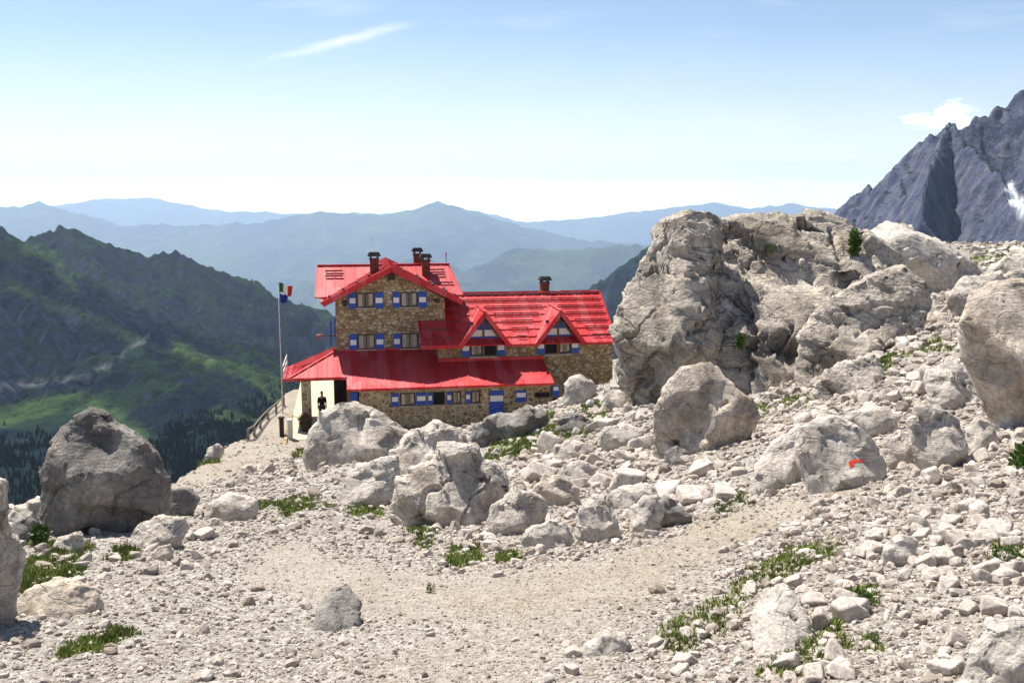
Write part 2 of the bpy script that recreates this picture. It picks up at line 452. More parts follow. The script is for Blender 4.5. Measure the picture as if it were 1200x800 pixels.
M['brick'] = masonry('chimney_brick', (0.20, 0.13, 0.10), [(0.26, 0.075, 0.04), (0.20, 0.06, 0.035), (0.31, 0.10, 0.055)], 6.0, 0.05, 1.9)
M['guard'] = plain('dark_guard_metal', (0.055, 0.022, 0.02), 0.5, 0.4, 0.3)
M['glass'] = plain('window_glass', (0.055, 0.045, 0.035), 0.06, 0.9, 0.5, 1.2)
M['curtain'] = plain('net_curtain', (0.42, 0.36, 0.29), 0.9, 0.1, 0.3, 5)
M['dark'] = plain('dark_interior', (0.014, 0.012, 0.012), 0.9, 0.1, 0.3)
M['concrete'] = plain('concrete', (0.40, 0.375, 0.33), 0.9, 0.2, 0.15, 5, 0.4)
M['pale_floor'] = plain('pale_floor_slabs', (0.46, 0.41, 0.30), 0.9, 0.2, 0.08, 3, 0.2)
M['metal_pale'] = plain('pale_painted_metal', (0.55, 0.54, 0.50), 0.45, 0.5, 0.1)
M['metal_brown'] = plain('weathered_rail_wood', (0.22, 0.19, 0.14), 0.8, 0.2, 0.3)
M['orange'] = plain('orange_enamel', (0.28, 0.10, 0.04), 0.45, 0.4, 0.15)
M['paint_red'] = plain('trail_mark_red', (0.75, 0.05, 0.02), 0.7, 0.3, 0.15, 30)
M['skin'] = plain('skin', (0.42, 0.24, 0.16), 0.6, 0.4, 0.05)
M['cloth_black'] = plain('dark_shirt', (0.018, 0.018, 0.024), 0.9, 0.1, 0.2, 30)
M['cloth_trouser'] = plain('dark_trousers', (0.035, 0.033, 0.035), 0.9, 0.1, 0.2, 30)
M['hair'] = plain('dark_hair', (0.015, 0.011, 0.008), 0.7, 0.3, 0.2, 60)
M['leaf'] = plain('leaf_green', (0.075, 0.14, 0.022), 0.6, 0.3, 0.35, 3)
M['grass'] = plain('alpine_grass', (0.165, 0.195, 0.045), 0.7, 0.2, 0.5, 1.3)
M['stem'] = plain('woody_stem', (0.10, 0.07, 0.045), 0.8, 0.2, 0.3)
M['flower'] = plain('dark_red_flowers', (0.20, 0.02, 0.05), 0.7, 0.2, 0.4, 20)
M['flag_green'] = plain('flag_green', (0.012, 0.13, 0.05), 0.8, 0.2, 0.06)
M['flag_white'] = plain('flag_white', (0.75, 0.75, 0.72), 0.8, 0.2, 0.04)
M['flag_red'] = plain('flag_red', (0.55, 0.03, 0.03), 0.8, 0.2, 0.06)
M['flag_blue'] = plain('flag_blue', (0.012, 0.035, 0.22), 0.8, 0.2, 0.1)
m_, nt_, b_ = mat_new('cream_canvas', 0.8, 0.2)
b_.inputs['Base Color'].default_value = (0.80, 0.74, 0.58, 1)
tr_ = nt_.nodes.new('ShaderNodeBsdfTranslucent'); tr_.inputs[0].default_value = (0.85, 0.78, 0.58, 1)
mx_ = nt_.nodes.new('ShaderNodeMixShader'); mx_.inputs[0].default_value = 0.75
nt_.links.new(b_.outputs[0], mx_.inputs[1]); nt_.links.new(tr_.outputs[0], mx_.inputs[2])
nt_.links.new(mx_.outputs[0], nt_.nodes['Material Output'].inputs[0])
M['canvas'] = m_


def ground_material():
    m, nt, b = mat_new('stony_ground', 0.95, 0.1)
    tc = nt.nodes.new('ShaderNodeTexCoord'); v = tc.outputs['Object']
    n1 = noise(nt, v, 0.35, 7, 0.6, 0.3); n2 = noise(nt, v, 2.6, 8, 0.7, 0.4); n3 = noise(nt, v, 18, 6, 0.75)
    vo = nd(nt, 'ShaderNodeTexVoronoi', feature='F1', i_Scale=22.0); nt.links.new(v, vo.inputs['Vector'])
    ve = nd(nt, 'ShaderNodeTexVoronoi', feature='DISTANCE_TO_EDGE', i_Scale=22.0); nt.links.new(v, ve.inputs['Vector'])
    sc = nt.nodes.new('ShaderNodeSeparateColor'); nt.links.new(vo.outputs['Color'], sc.inputs[0])
    peb = ramp(nt, sc.outputs[0], [(0.0, (0.274, 0.255, 0.228)), (0.5, (0.380, 0.353, 0.315)), (1.0, (0.456, 0.429, 0.388))])
    soil_shade = ramp(nt, n2, [(0.3, (0.17, 0.135, 0.10)), (0.7, (0.32, 0.27, 0.215))])  # dark dirt that also carries the shade between stones in its colour
    path = attr(nt, 'path')
    c = mixc(nt, ramp(nt, n3, [(0.40, 0.0), (0.55, 1.0)]), soil_shade, peb)
    pc = ramp(nt, n2, [(0.32, (0.289, 0.232, 0.171)), (0.55, (0.350, 0.293, 0.224)), (0.75, (0.426, 0.372, 0.304))])
    c = mixc(nt, mth(nt, 'MULTIPLY', path, ramp(nt, n3, [(0.35, 0.95), (0.7, 0.45)])), c, pc)
    c = mixc(nt, 0.7, c, ramp(nt, n3, [(0.34, 0.5), (0.6, 1.1)]), 'MULTIPLY')
    c = mixc(nt, mth(nt, 'MULTIPLY', ramp(nt, n1, [(0.42, 0.0), (0.65, 1.0)]), 0.22), c, (0.456, 0.437, 0.410))
    g = mth(nt, 'MULTIPLY', attr(nt, 'grassy'), ramp(nt, n2, [(0.30, 0.2), (0.62, 1.0)]))
    c = mixc(nt, g, c, ramp(nt, n3, [(0.3, (0.090, 0.130, 0.025)), (0.7, (0.200, 0.220, 0.070))]))
    nt.links.new(c, b.inputs['Base Color'])
    h = mth(nt, 'ADD', mth(nt, 'MULTIPLY', ramp(nt, ve.outputs['Distance'], [(0.0, 0.0), (0.3, 1.0)]), 0.3), mth(nt, 'MULTIPLY', n3, 0.7))
    bp = nd(nt, 'ShaderNodeBump', i_Strength=0.8, i_Distance=0.035); nt.links.new(h, bp.inputs['Height']); nt.links.new(bp.outputs[0], b.inputs['Normal'])
    return m


M['ground'] = ground_material()

# ------------------------------------------------------------------ near terrain
HUT = at(395, 479, 59.0); HUT[2] = -13.4
YAW = math.radians(9.5)
UX = np.array([math.cos(YAW), math.sin(YAW)]); VX = np.array([-math.sin(YAW), math.cos(YAW)])


def to_hut(x, y):
    dx, dy = x - HUT[0], y - HUT[1]
    return dx * UX[0] + dy * UX[1], dx * VX[0] + dy * VX[1]


def hut_pt(u, v, z=0.0):
    return (HUT[0] + u * UX[0] + v * VX[0], HUT[1] + u * UX[1] + v * VX[1], HUT[2] + z)


CTRL = [(-200, 830, 5.6), (0, 800, 5.9), (300, 800, 5.9), (600, 800, 5.7), (900, 800, 5.3), (1200, 800, 4.7), (1400, 780, 4.5),
        (-150, 700, 8.2), (0, 700, 8.3), (300, 700, 8.2), (600, 700, 8.1), (900, 700, 7.0), (1200, 700, 6.0), (1350, 680, 5.8),
        (0, 640, 11.3), (250, 620, 12.8), (500, 635, 12.6), (700, 620, 12.5), (900, 620, 10.2), (1200, 600, 8.3), (1350, 590, 8),
        (20, 605, 14.3), (130, 605, 14.2), (210, 585, 18), (420, 570, 20), (560, 590, 16.5), (700, 570, 17), (900, 565, 14), (1100, 550, 11.8), (1200, 535, 11), (1350, 520, 10.5),
        (230, 562, 31), (290, 542, 38), (330, 532, 44), (320, 500, 56.5), (280, 517, 49), (250, 532, 42), (330, 489, 59.5), (385, 548, 30),
        (500, 535, 30), (480, 520, 44), (560, 515, 38), (620, 500, 38), (660, 488, 38), (735, 468, 38), (690, 458, 46), (640, 545, 24), (700, 520, 25),
        (765, 482, 27), (825, 528, 18.5), (890, 505, 20), (900, 468, 26), (960, 468, 23), (1040, 430, 24), (1110, 395, 26), (1130, 430, 20), (1180, 480, 15.5), (1060, 480, 17.5), (1000, 510, 16),
        (1130, 400, 24), (1280, 470, 14), (1200, 296, 62), (1140, 300, 62), (1060, 290, 66), (1160, 335, 38), (1110, 350, 40), (1230, 320, 38), (1300, 300, 55), (1350, 370, 25)]
cp = np.array([at(*c) for c in CTRL])
extra = [(u, v) for u in (-2.5, 3, 9, 15) for v in (-5.5, 0, 8)]
ep = []
for u, v in extra:
    if u > 8 and v < -3: continue
    q = hut_pt(u, v, -0.05 if u > -4 else -0.7); ep.append(q)
for q in [(0, 78, -14.5), (15, 78, -12), (30, 78, -6), (-8, 3, -1.7), (0, 1.0, -1.55), (8, 2, -1.2), (-3, -6, -0.4), (6, -6, 0.2), (45, 70, -4)]: ep.append(q)
cp = np.vstack([cp, np.array(ep)])


def tps_fit(P, z, reg=0.02):
    n = len(P); d = np.linalg.norm(P[:, None] - P[None], axis=2)
    K = np.where(d > 0, d * d * np.log(d + 1e-12), 0) + reg * n * np.eye(n)
    A = np.zeros((n + 3, n + 3)); A[:n, :n] = K; A[:n, n] = 1; A[:n, n + 1:] = P; A[n, :n] = 1; A[n + 1:, :n] = P.T
    return np.linalg.solve(A, np.concatenate([z, [0, 0, 0]]))


TP = cp[:, :2]; TW = tps_fit(TP, cp[:, 2])


def tps(x, y):
    out = TW[-3] + TW[-2] * x + TW[-1] * y
    for i in range(len(TP)):
        r2 = (x - TP[i, 0]) ** 2 + (y - TP[i, 1]) ** 2 + 1e-9
        out = out + TW[i] * 0.5 * r2 * np.log(r2)
    return out


EDGE = [(-18, -20), (-13.5, 5), (-10.5, 11)] + [tuple(at(*q)[:2]) for q in
        [(-10, 590, 15.5), (55, 588, 17), (130, 572, 20.5), (203, 562, 29), (238, 545, 37), (262, 522, 45), (290, 503, 52), (302, 493, 56.5), (326, 487, 60.5), (336, 478, 66)]] + \
    [(-8, 84), (12, 88), (26, 84), (34, 74), (60, 74), (110, 70)]
PATH1 = [(1010, 566), (940, 590), (860, 615), (780, 650), (700, 680), (600, 700), (500, 700), (420, 690), (340, 660)]
PATH2 = [(700, 690), (600, 750), (500, 800)]
ROAD = [(180, 560), (215, 548), (250, 538), (240, 556), (300, 494), (340, 487), (345, 540), (300, 548), (230, 572), (195, 590)]
GRASS = [([(565, 535), (590, 505), (650, 484), (665, 505), (625, 532), (590, 545)], 1.0), ([(678, 486), (735, 460), (748, 462), (742, 478), (700, 490)], 1.0),
         ([(640, 520), (680, 497), (700, 500), (690, 515)], 0.7), ([(480, 640), (485, 618), (512, 622), (510, 640)], 0.9), ([(520, 660), (525, 642), (560, 640), (570, 655), (540, 662)], 0.9),
         ([(580, 662), (582, 648), (610, 645), (614, 658)], 1.0), ([(15, 700), (25, 660), (70, 645), (95, 655), (90, 680), (40, 690)], 0.8), ([(50, 650), (52, 636), (110, 640), (105, 650)], 0.7),
         ([(125, 656), (135, 643), (170, 640), (165, 654)], 0.8), ([(300, 598), (310, 585), (360, 583), (395, 590), (380, 600), (340, 604)], 0.8), ([(60, 775), (90, 750), (150, 735), (165, 742), (110, 765)], 0.7),
         ([(238, 543), (245, 522), (262, 522), (258, 540)], 1.0), ([(340, 540), (345, 530), (365, 525), (370, 535)], 0.7), ([(870, 490), (880, 478), (960, 462), (965, 470), (900, 490)], 0.5), ([(1000, 440), (1040, 425), (1110, 398), (1115, 410), (1050, 432), (1010, 446)], 0.6),
         ([(985, 715), (990, 690), (1025, 692), (1030, 708)], 0.9), ([(1155, 655), (1160, 640), (1195, 636), (1197, 655)], 0.9), ([(850, 700), (855, 685), (930, 640), (985, 628), (980, 650), (900, 690)], 0.35), ([(750, 760), (790, 725), (870, 690), (880, 720), (800, 770)], 0.3),
         ([(900, 785), (910, 770), (925, 772), (920, 786)], 0.7), ([(1010, 765), (1015, 745), (1032, 742), (1030, 760)], 0.7), ([(830, 600), (840, 590), (880, 582), (890, 588)], 0.5), ([(1040, 283), (1045, 262), (1075, 266), (1070, 276)], 0.4), ([(1130, 310), (1140, 296), (1200, 288), (1202, 312), (1170, 318)], 0.6),
         ([(410, 600), (415, 588), (440, 590), (450, 602), (420, 606)], 0.9), ([(450, 540), (520, 515), (560, 510), (530, 540), (500, 545)], 0.25), ([(880, 790), (980, 720), (1000, 760), (930, 795)], 0.3), ([(0, 640), (0, 620), (50, 615), (48, 640)], 0.6)]


def masks(x, y, z):
    px, py = project(x, y, np.minimum(z, 100))
    ok = y > 2
    d1, _, _ = seg_dist(px, py * 1.8, [(a, b * 1.8) for a, b in PATH1]); d2, _, _ = seg_dist(px, py * 1.8, [(a, b * 1.8) for a, b in PATH2])
    w1 = 14 + 46 * sstep(570, 700, py)
    nz = 14 * pnoise(np.stack([px / 45, py / 25, px * 0], 1))
    path = np.maximum(1 - sstep(w1 * 0.5, w1 * 1.5, d1 + 2 * nz), 0.6 * (1 - sstep(30, 120, d2 + 2 * nz)))
    road = in_poly(px, py, [(150, 600), (203, 562), (240, 540), (262, 520), (285, 503), (300, 485), (345, 478), (350, 536), (300, 548), (235, 572), (200, 596)]) & (y > 16)
    road2 = (y > 50) & (x < 12)
    path = np.where(road | road2, 1.0, path) * ok
    g = np.zeros_like(x)
    wp = 10 * pnoise(np.stack([px / 22, py / 14, px * 0 + 3], 1)); wq = 6 * pnoise(np.stack([px / 22, py / 14, px * 0 + 9], 1))
    for poly, s in GRASS:
        g = np.maximum(g, s * in_poly(px + wp, py + wq, poly))
    return path, g * ok, road & ok


def ground(x, y, fine=True):
    x = np.asarray(x, float); y = np.asarray(y, float)
    z = tps(x, y)
    far = sstep(60, 100, np.hypot(x, y)); z = np.clip(z, -20, 6)
    u, v = to_hut(x, y)
    pad = (1 - sstep(0, 5, np.maximum(np.maximum((-2.7 - u) * 2.5, u - 17), 0))) * (1 - sstep(0, 2.5, np.maximum(-6.2 - v, 0))) * (1 - sstep(0, 4, np.maximum(v - 14, 0)))
    pad = pad * (1 - sstep(7.5, 11, u) * (1 - sstep(-4.6, -3.8, v)))
    z = z * (1 - pad) + (HUT[2] - 0.02) * pad
    # the gravel road beside the terrace lies lower than the terrace
    z0 = z
    d, par, side = seg_dist(x, y, EDGE)
    s = np.where(side > 0, d, 0.0)
    roadzone = (y > 24) & (x < -6) & (y < 75)
    wob = 0.5 * pnoise(np.stack([x * 0.7, y * 0.7, x * 0], 1)) + 0.2 * pnoise(np.stack([x * 2.3, y * 2.3, x * 0], 1))
    s = np.maximum(s + wob * (s > 0.0), 0)
    z = z - 1.35 * s - 0.02 * s * s * (s < 30)
    if fine:
        path, g, road = masks(x, y, z0)
        flat = np.maximum(np.maximum(path * 0.8, pad), 0)
        P = np.stack([x, y, x * 0], 1)
        z = z + (1 - flat) * (0.30 * sstep(9, 26, y) * fbm(P * 0.35, 3) + 0.10 * sstep(3, 16, y) * fbm(P * 1.1 + 5, 3) ) + (1 - 0.75 * flat) * (0.022 * fbm(P * 4, 3) + 0.012 * pnoise(P * 14))
        return z, path, g, flat
    return z


def build_terrain():
    na, nr = 700, 760
    az = np.linspace(math.radians(-56), math.radians(56), na)
    r = np.exp(np.linspace(math.log(1.2), math.log(175), nr))
    A, R = np.meshgrid(az, r, indexing='ij')
    x = (R * np.sin(A)).ravel(); y = (R * np.cos(A)).ravel()
    z, path, g, flat = ground(x, y)
    idx = np.arange(na * nr).reshape(na, nr)
    F = np.stack([idx[:-1, :-1], idx[1:, :-1], idx[1:, 1:], idx[:-1, 1:]], -1).reshape(-1, 4)
    me = mesh_np('ground', np.stack([x, y, z], 1), F, M['ground'])
    for nm, d in (('path', path), ('grassy', g)):
        a = me.attributes.new(nm, 'FLOAT', 'POINT'); a.data.foreach_set('value', d.astype(np.float32))
    o = link('ground', me); tag(o, kind='structure')
    # coarse continuation behind and beside the camera
    n = 60
    gx, gy = np.meshgrid(np.linspace(-40, 90, n), np.linspace(-30, 60, n), indexing='ij')
    zz = ground(gx.ravel(), gy.ravel(), False) - 0.15 - 0.9 * sstep(0, 20, gy.ravel())
    idx = np.arange(n * n).reshape(n, n)
    F = np.stack([idx[:-1, :-1], idx[1:, :-1], idx[1:, 1:], idx[:-1, 1:]], -1).reshape(-1, 4)
    me = mesh_np('ground', np.stack([gx.ravel(), gy.ravel(), zz], 1), F, M['ground'])
    tag(link('ground', me), kind='structure')
    return o


ground_ob = build_terrain()


def hit(px, py, dmin=3.0, dmax=90):
    d = np.linspace(dmin, dmax, 1400) if dmax > 20 else np.linspace(dmin, dmax, 500)
    r = ray(px, py); z = ground(r[0] * d, d, False)
    k = np.where(r[2] * d <= z)[0]
    return d[k[0]] if len(k) else None


# ------------------------------------------------------------------ boulders
_ico = {}


def ico(level):
    if level not in _ico:
        bm = bmesh.new(); bmesh.ops.create_icosphere(bm, subdivisions=level, radius=1.0)
        V = np.array([v.co[:] for v in bm.verts]); F = np.array([[v.index for v in f.verts] for f in bm.faces]); bm.free()
        V /= np.linalg.norm(V, axis=1)[:, None]; _ico[level] = (V, F)
    return _ico[level]


def facet(D, seed, n=14, lo=0.72, hi=1.0, sharp=26.0):
    r = np.random.default_rng(seed)
    N = r.normal(size=(n, 3)); N /= np.linalg.norm(N, axis=1)[:, None]
    d = r.uniform(lo, hi, n)
    c = D @ N.T
    rad = np.where(c > 0.08, d / np.maximum(c, 0.08), 9.0)
    rad = np.concatenate([rad, np.full((len(D), 1), 1.12)], 1)
    k = sharp
    return -np.log(np.exp(-k * rad).sum(1)) / k


def chip(D, seed, sharp=60.0):
    """angular block: jittered box planes plus a few broken corners"""
    r = np.random.default_rng(seed)
    N = np.concatenate([np.eye(3), -np.eye(3)]) + r.normal(size=(6, 3)) * 0.22
    E = r.normal(size=(7, 3)); N = np.concatenate([N, E]); N /= np.linalg.norm(N, axis=1)[:, None]
    d = np.concatenate([r.uniform(0.50, 0.80, 6), r.uniform(0.66, 0.92, 7)])
    c = D @ N.T
    rad = np.where(c > 0.06, d / np.maximum(c, 0.06), 9.0)
    rad = np.concatenate([rad, np.full((len(D), 1), 1.15)], 1)
    return -np.log(np.exp(-sharp * rad).sum(1)) / sharp * 1.15


def vnormals(V, F):
    n = np.cross(V[F[:, 1]] - V[F[:, 0]], V[F[:, 2]] - V[F[:, 0]]); out = np.zeros_like(V)
    for i in range(3): np.add.at(out, F[:, i], n)
    return out / np.maximum(np.linalg.norm(out, axis=1)[:, None], 1e-12)


def cells(p, K, seed, aniso=(1, 1, 1)):
    """nearest and second nearest of K scattered seeds: id, border distance, offset to seed"""
    r = np.random.default_rng(seed); an = np.array(aniso, float)
    lo, hi = p.min(0), p.max(0)
    S = p[r.integers(0, len(p), K)] + r.normal(size=(K, 3)) * 0.05
    best = np.full(len(p), 1e9); sec = np.full(len(p), 1e9); idx = np.zeros(len(p), int)
    for k in range(K):
        d = (((p - S[k]) * an) ** 2).sum(1)
        m = d < best
        sec = np.where(m, best, np.minimum(sec, d)); best = np.where(m, d, best); idx[m] = k
    return idx, np.sqrt(sec) - np.sqrt(best), p - S[idx]


def boulder(label, outline, mat='rock', T=0.8, level=6, seed=1, rough=1.0, lean=0.35, cracks=(), cat='boulder', name='boulder', d=None, sink=0.0, strata=0.0, group=None, blocky=0.62, back=0.35, bury=0.25):
    """closed rock whose side profile is the outline (photo pixels read at its real distance)"""
    O2 = np.array(outline, float)
    w = np.ptp(O2[:, 0])
    if d is None:
        bi = O2[:, 1].max(); bx = O2[O2[:, 1] > bi - 0.25 * np.ptp(O2[:, 1]), 0].mean()
        d = hit(bx, bi - 2.5)
        if d is None: d = 20
        d = d + back * T * w / 1167 * d
    top, bot = O2[:, 1].min(), O2[:, 1].max()
    low = np.clip((O2[:, 1] - (top + 0.62 * (bot - top))) / (0.38 * (bot - top)), 0, 1)
    O2[:, 1] += low * bury * (bot - top)
    cx, cy = (O2[:, 0].min() + O2[:, 0].max()) / 2, (O2[:, 1].min() + O2[:, 1].max()) / 2
    r0 = at(cx, cy, d)
    P = np.array([at(a, b, d) - r0 for a, b in O2])[:, [0, 2]]
    V, F = ico(level)
    th = np.arctan2(V[:, 2], V[:, 0]); nb = 720
    ths = np.linspace(-math.pi, math.pi, nb + 1); R = np.zeros(nb + 1)
    for k, t in enumerate(ths):
        c, s = math.cos(t), math.sin(t); best = 0
        for i in range(len(P)):
            a, b = P[i], P[(i + 1) % len(P)]; e = b - a
            den = c * e[1] - s * e[0]
            if abs(den) < 1e-12: continue
            tt = (a[0] * e[1] - a[1] * e[0]) / den; ss = (a[0] * s - a[1] * c) / den
            if tt > 0 and -1e-9 <= ss <= 1 + 1e-9: best = max(best, tt)
        R[k] = best
    Rt = np.interp(th, ths, R)
    rm = R.mean(); depth = T * rm
    s = np.sqrt(V[:, 0] ** 2 + V[:, 2] ** 2)
    rho = s ** blocky
    X = rho * Rt * np.cos(th); Z = rho * Rt * np.sin(th)
    g = np.random.default_rng(seed + 500)
    # broken planes of the front and back
    h = np.full(len(V), 1.15)
    for sg in (-1, 1):
        side = (V[:, 1] * sg > 0)
        hh = np.full(len(V), 1.15)
        for k in range(9):
            a = g.uniform(-math.pi, math.pi); sl = g.uniform(0.25, 1.1); dd = g.uniform(0.62, 1.1)
            hh = np.minimum(hh, dd - sl * (math.cos(a) * X + math.sin(a) * Z) / rm)
        h = np.where(side, hh, h)
    h = np.maximum(h, 0.25)
    q = np.stack([X, np.sign(V[:, 1]) * np.abs(V[:, 1]) ** 0.55 * depth * h, Z], 1)
    q[:, 1] += lean * (q[:, 2] - q[:, 2].min() * 0.3) * (T if T < 1 else 1)
    n = vnormals(q, F)
    if (n * q).sum() < 0: n = -n
    o = seed * 13.7
    size = rm
    ph = q / size
    disp = 0.030 * fbm(ph * 1.6 + o, 3) + 0.014 * (fbm(ph * 3.4 + o + 9, 4, ridged=True) - 0.2) + 0.014 * fbm(ph * 8 + o, 4, 0.6)
    wp = ph + 0.05 * np.stack([fbm(ph * 2.6 + o + 11, 3), fbm(ph * 2.6 + o + 22, 3), fbm(ph * 2.6 + o + 33, 3)], 1) + 0.018 * np.stack([pnoise(ph * 11 + o), pnoise(ph * 11 + o + 50), pnoise(ph * 11 + o + 90)], 1)
    rot = np.array([[math.cos(0.5), 0, math.sin(0.5)], [0, 1, 0], [-math.sin(0.5), 0, math.cos(0.5)]])
    wp = wp @ rot
    for K, amp, tl, cr, cwid in ((12, 0.040, 0.16, 0.018, 0.030), (70, 0.014, 0.14, 0.012, 0.020)):
        idx, bd, off = cells(wp, K, seed * 3 + K, (1, 1, 1.5 + strata))
        a_ = g.normal(size=K) * amp; t_ = g.normal(size=(K, 3)) * tl
        soft = sstep(0, 0.018, bd)
        disp += np.clip(a_[idx] * 0.8 + (t_[idx] * off).sum(1), -0.07, 0.05) * soft - cr * (1 - sstep(0, cwid, bd)) * sstep(-0.25, 0.35, pnoise(ph * 1.3 + o + K))
    rad = q / np.maximum(np.linalg.norm(q, axis=1)[:, None], 1e-9)
    n = n * 0.55 + rad * 0.6; n /= np.linalg.norm(n, axis=1)[:, None]
    q = q + n * (disp * size * rough)[:, None]
    # break it into flat fracture faces, coarse then fine
    for K, bl in ((int(46 + 20 * (level > 6)), 0.80), (int(260 * (1 + (level > 6))), 0.60)):
        wq = q / size + 0.05 * np.stack([fbm(ph * 2.2 + o + 61, 3), fbm(ph * 2.2 + o + 62, 3), fbm(ph * 2.2 + o + 63, 3)], 1)
        idx, bd, off = cells(wq @ rot, K, seed * 5 + K, (1, 1, 1.35 + 0.8 * strata))
        vn = vnormals(q, F)
        if (vn * q).sum() < 0: vn = -vn
        cnt = np.maximum(np.bincount(idx, minlength=K), 1)[:, None]
        cm = np.stack([np.bincount(idx, q[:, i], K) for i in range(3)], 1) / cnt
        cn = np.stack([np.bincount(idx, vn[:, i], K) for i in range(3)], 1) / cnt
        ln = np.linalg.norm(cn, axis=1)[:, None]; cn = cn / np.maximum(ln, 1e-6)
        dist = ((q - cm[idx]) * cn[idx]).sum(1)
        w_ = bl * sstep(0.45, 0.75, ln[idx, 0])
        mv = np.clip(dist * w_, -0.12 * size, 0.12 * size)
        q = q - cn[idx] * mv[:, None]
    q = q + n * ((0.006 * fbm(ph * 14 + o, 3) + 0.007 * (fbm(ph * 7 + o + 5, 4, 0.6))) * size)[:, None]
    if strata:
        hcoord = (ph[:, 2] + ph[:, 0] * 0.35 + 0.3 * fbm(ph * 1.2 + o + 3, 3)) * 5.0
        fr = hcoord - np.floor(hcoord); q = q + n * (strata * size * 0.03 * (fr ** 2 - 1.0 * (fr < 0.08)))[:, None]
    for line, cw, cd in cracks:
        L = [tuple((at(a, b, d) - r0)[[0, 2]]) for a, b in line]
        wob = 0.9 * cw * pnoise(q * 1.9 + o) + 0.5 * cw * pnoise(q * 5.5 + o)
        dd, _, _ = seg_dist(q[:, 0] + wob, q[:, 2] - wob, L)
        wv = cw * (0.35 + 0.9 * np.abs(pnoise(q * 0.9 + o + 5)))
        m = (1 - sstep(0, 1, dd / wv)) * (n[:, 1] < 0.3)
        q = q - n * (m * cd)[:, None]
    base = np.array([r0[0], r0[1], r0[2] + q[:, 2].min()])
    q = q - np.array([0, 0, q[:, 2].min()])
    me = mesh_np(name, q, F, M[mat])
    o_ = link(name, me, None, base - np.array([0, 0, sink]))
    tag(o_, label, cat, group)
    return o_, d


B = boulder
PLACED = []   # (px, py, radius px) footprints, used to keep loose stones from standing inside boulders


def bb(label, outline, *a, **k):
    o, d = B(label, outline, *a, **k); PLACED.append((o, np.array(outline, float), d)); return o


bb('huge leaning limestone block, left part of the giant rock right of the hut', [(721, 400), (727, 368), (742, 335), (763, 302), (780, 266), (793, 250), (820, 244), (842, 250), (856, 268), (852, 320), (846, 390), (840, 450), (820, 492), (768, 486), (745, 458), (728, 430)],
   'rock_big', T=0.9, level=7, seed=11, rough=0.65, lean=0.35, strata=0.5, d=29,
   cracks=[([(758, 322), (790, 318), (820, 325), (848, 318)], 0.16, 0.18), ([(735, 470), (760, 420), (800, 385), (840, 370)], 0.2, 0.22), ([(725, 400), (770, 355), (800, 350)], 0.14, 0.1), ([(768, 308), (785, 285), (790, 262)], 0.12, 0.15)])
bb('giant pale cracked limestone outcrop, the largest rock, in the middle right', [(838, 300), (850, 275), (868, 261), (930, 256), (985, 249), (1030, 260), (1055, 272), (1074, 292), (1072, 330), (1050, 370), (1010, 410), (970, 452), (940, 472), (870, 472), (832, 468), (820, 430), (828, 360)],
   'rock_big', T=0.62, level=7, seed=6, rough=0.7, lean=1.1, strata=0.9, d=28.8, blocky=0.55,
   cracks=[([(905, 300), (880, 330), (868, 360), (850, 385), (828, 405)], 0.22, 0.45), ([(880, 357), (876, 400), (868, 430), (862, 470)], 0.22, 0.6), ([(868, 262), (858, 300), (846, 320)], 0.14, 0.3),
           ([(1002, 270), (1004, 300), (1001, 335)], 0.14, 0.4), ([(1040, 268), (1044, 300), (1045, 325)], 0.14, 0.35), ([(890, 290), (930, 300), (960, 302), (1000, 318)], 0.14, 0.25), ([(1060, 330), (1000, 338), (970, 370), (930, 375), (900, 400), (930, 430)], 0.18, 0.3),
           ([(880, 410), (920, 408), (960, 430)], 0.14, 0.25), ([(920, 408), (925, 440), (922, 470)], 0.14, 0.3), ([(960, 330), (985, 350)], 0.1, 0.2), ([(830, 300), (870, 330)], 0.1, 0.1)])
bb('big slanting slab leaning on the giant outcrop, dark hollow under its lower right side', [(928, 466), (932, 430), (940, 402), (968, 372), (1005, 346), (1045, 328), (1085, 318), (1108, 335), (1114, 360), (1095, 388), (1050, 404), (1010, 428), (975, 455), (950, 472)],
   'rock_big', T=0.65, level=7, seed=24, rough=0.6, lean=0.9, strata=0.4, d=26.5,
   cracks=[([(1005, 395), (1050, 375), (1100, 365)], 0.12, 0.15), ([(985, 372), (1030, 360), (1080, 362)], 0.1, 0.12), ([(960, 410), (1000, 380)], 0.1, 0.1)])
bb('broken layered rock at the foot of the slanting slab', [(953, 474), (955, 450), (975, 436), (1005, 422), (1032, 420), (1040, 436), (1022, 456), (990, 474)], 'rock', T=0.9, level=6, seed=31, strata=1.3, lean=0.4)
bb('pale smooth bedrock hump behind the giant outcrop, below the cliff', [(1000, 330), (1020, 280), (1042, 264), (1070, 268), (1105, 283), (1140, 297), (1170, 330), (1130, 360), (1040, 365)], 'rock_white', T=1.0, level=6, seed=37, rough=0.6, lean=0.5, strata=0.8, d=44)
bb('rounded tan boulder with sunlit top in front of the giant rock', [(763, 505), (766, 480), (783, 455), (806, 433), (836, 429), (850, 447), (884, 470), (890, 488), (872, 512), (850, 530), (800, 534), (766, 528)],
   'rock_warm', T=1.0, level=6, seed=42, rough=0.55, lean=0.2, cracks=[([(800, 470), (830, 475), (850, 468)], 0.05, 0.05), ([(858, 520), (872, 500), (888, 478)], 0.06, 0.08)])
bb('large brown-faced boulder cut off by the right edge', [(1131, 390), (1134, 365), (1155, 345), (1200, 332), (1260, 335), (1300, 400), (1280, 500), (1200, 498), (1170, 478), (1148, 440)], 'rock_warm', T=0.9, level=6, seed=47, rough=0.6, lean=0.15)
bb('jagged rock behind the big right edge boulder', [(1106, 378), (1112, 345), (1130, 328), (1165, 322), (1205, 316), (1240, 330), (1235, 360), (1160, 362), (1135, 382)], 'rock', T=0.9, level=6, seed=52, rough=1.2, lean=0.4)
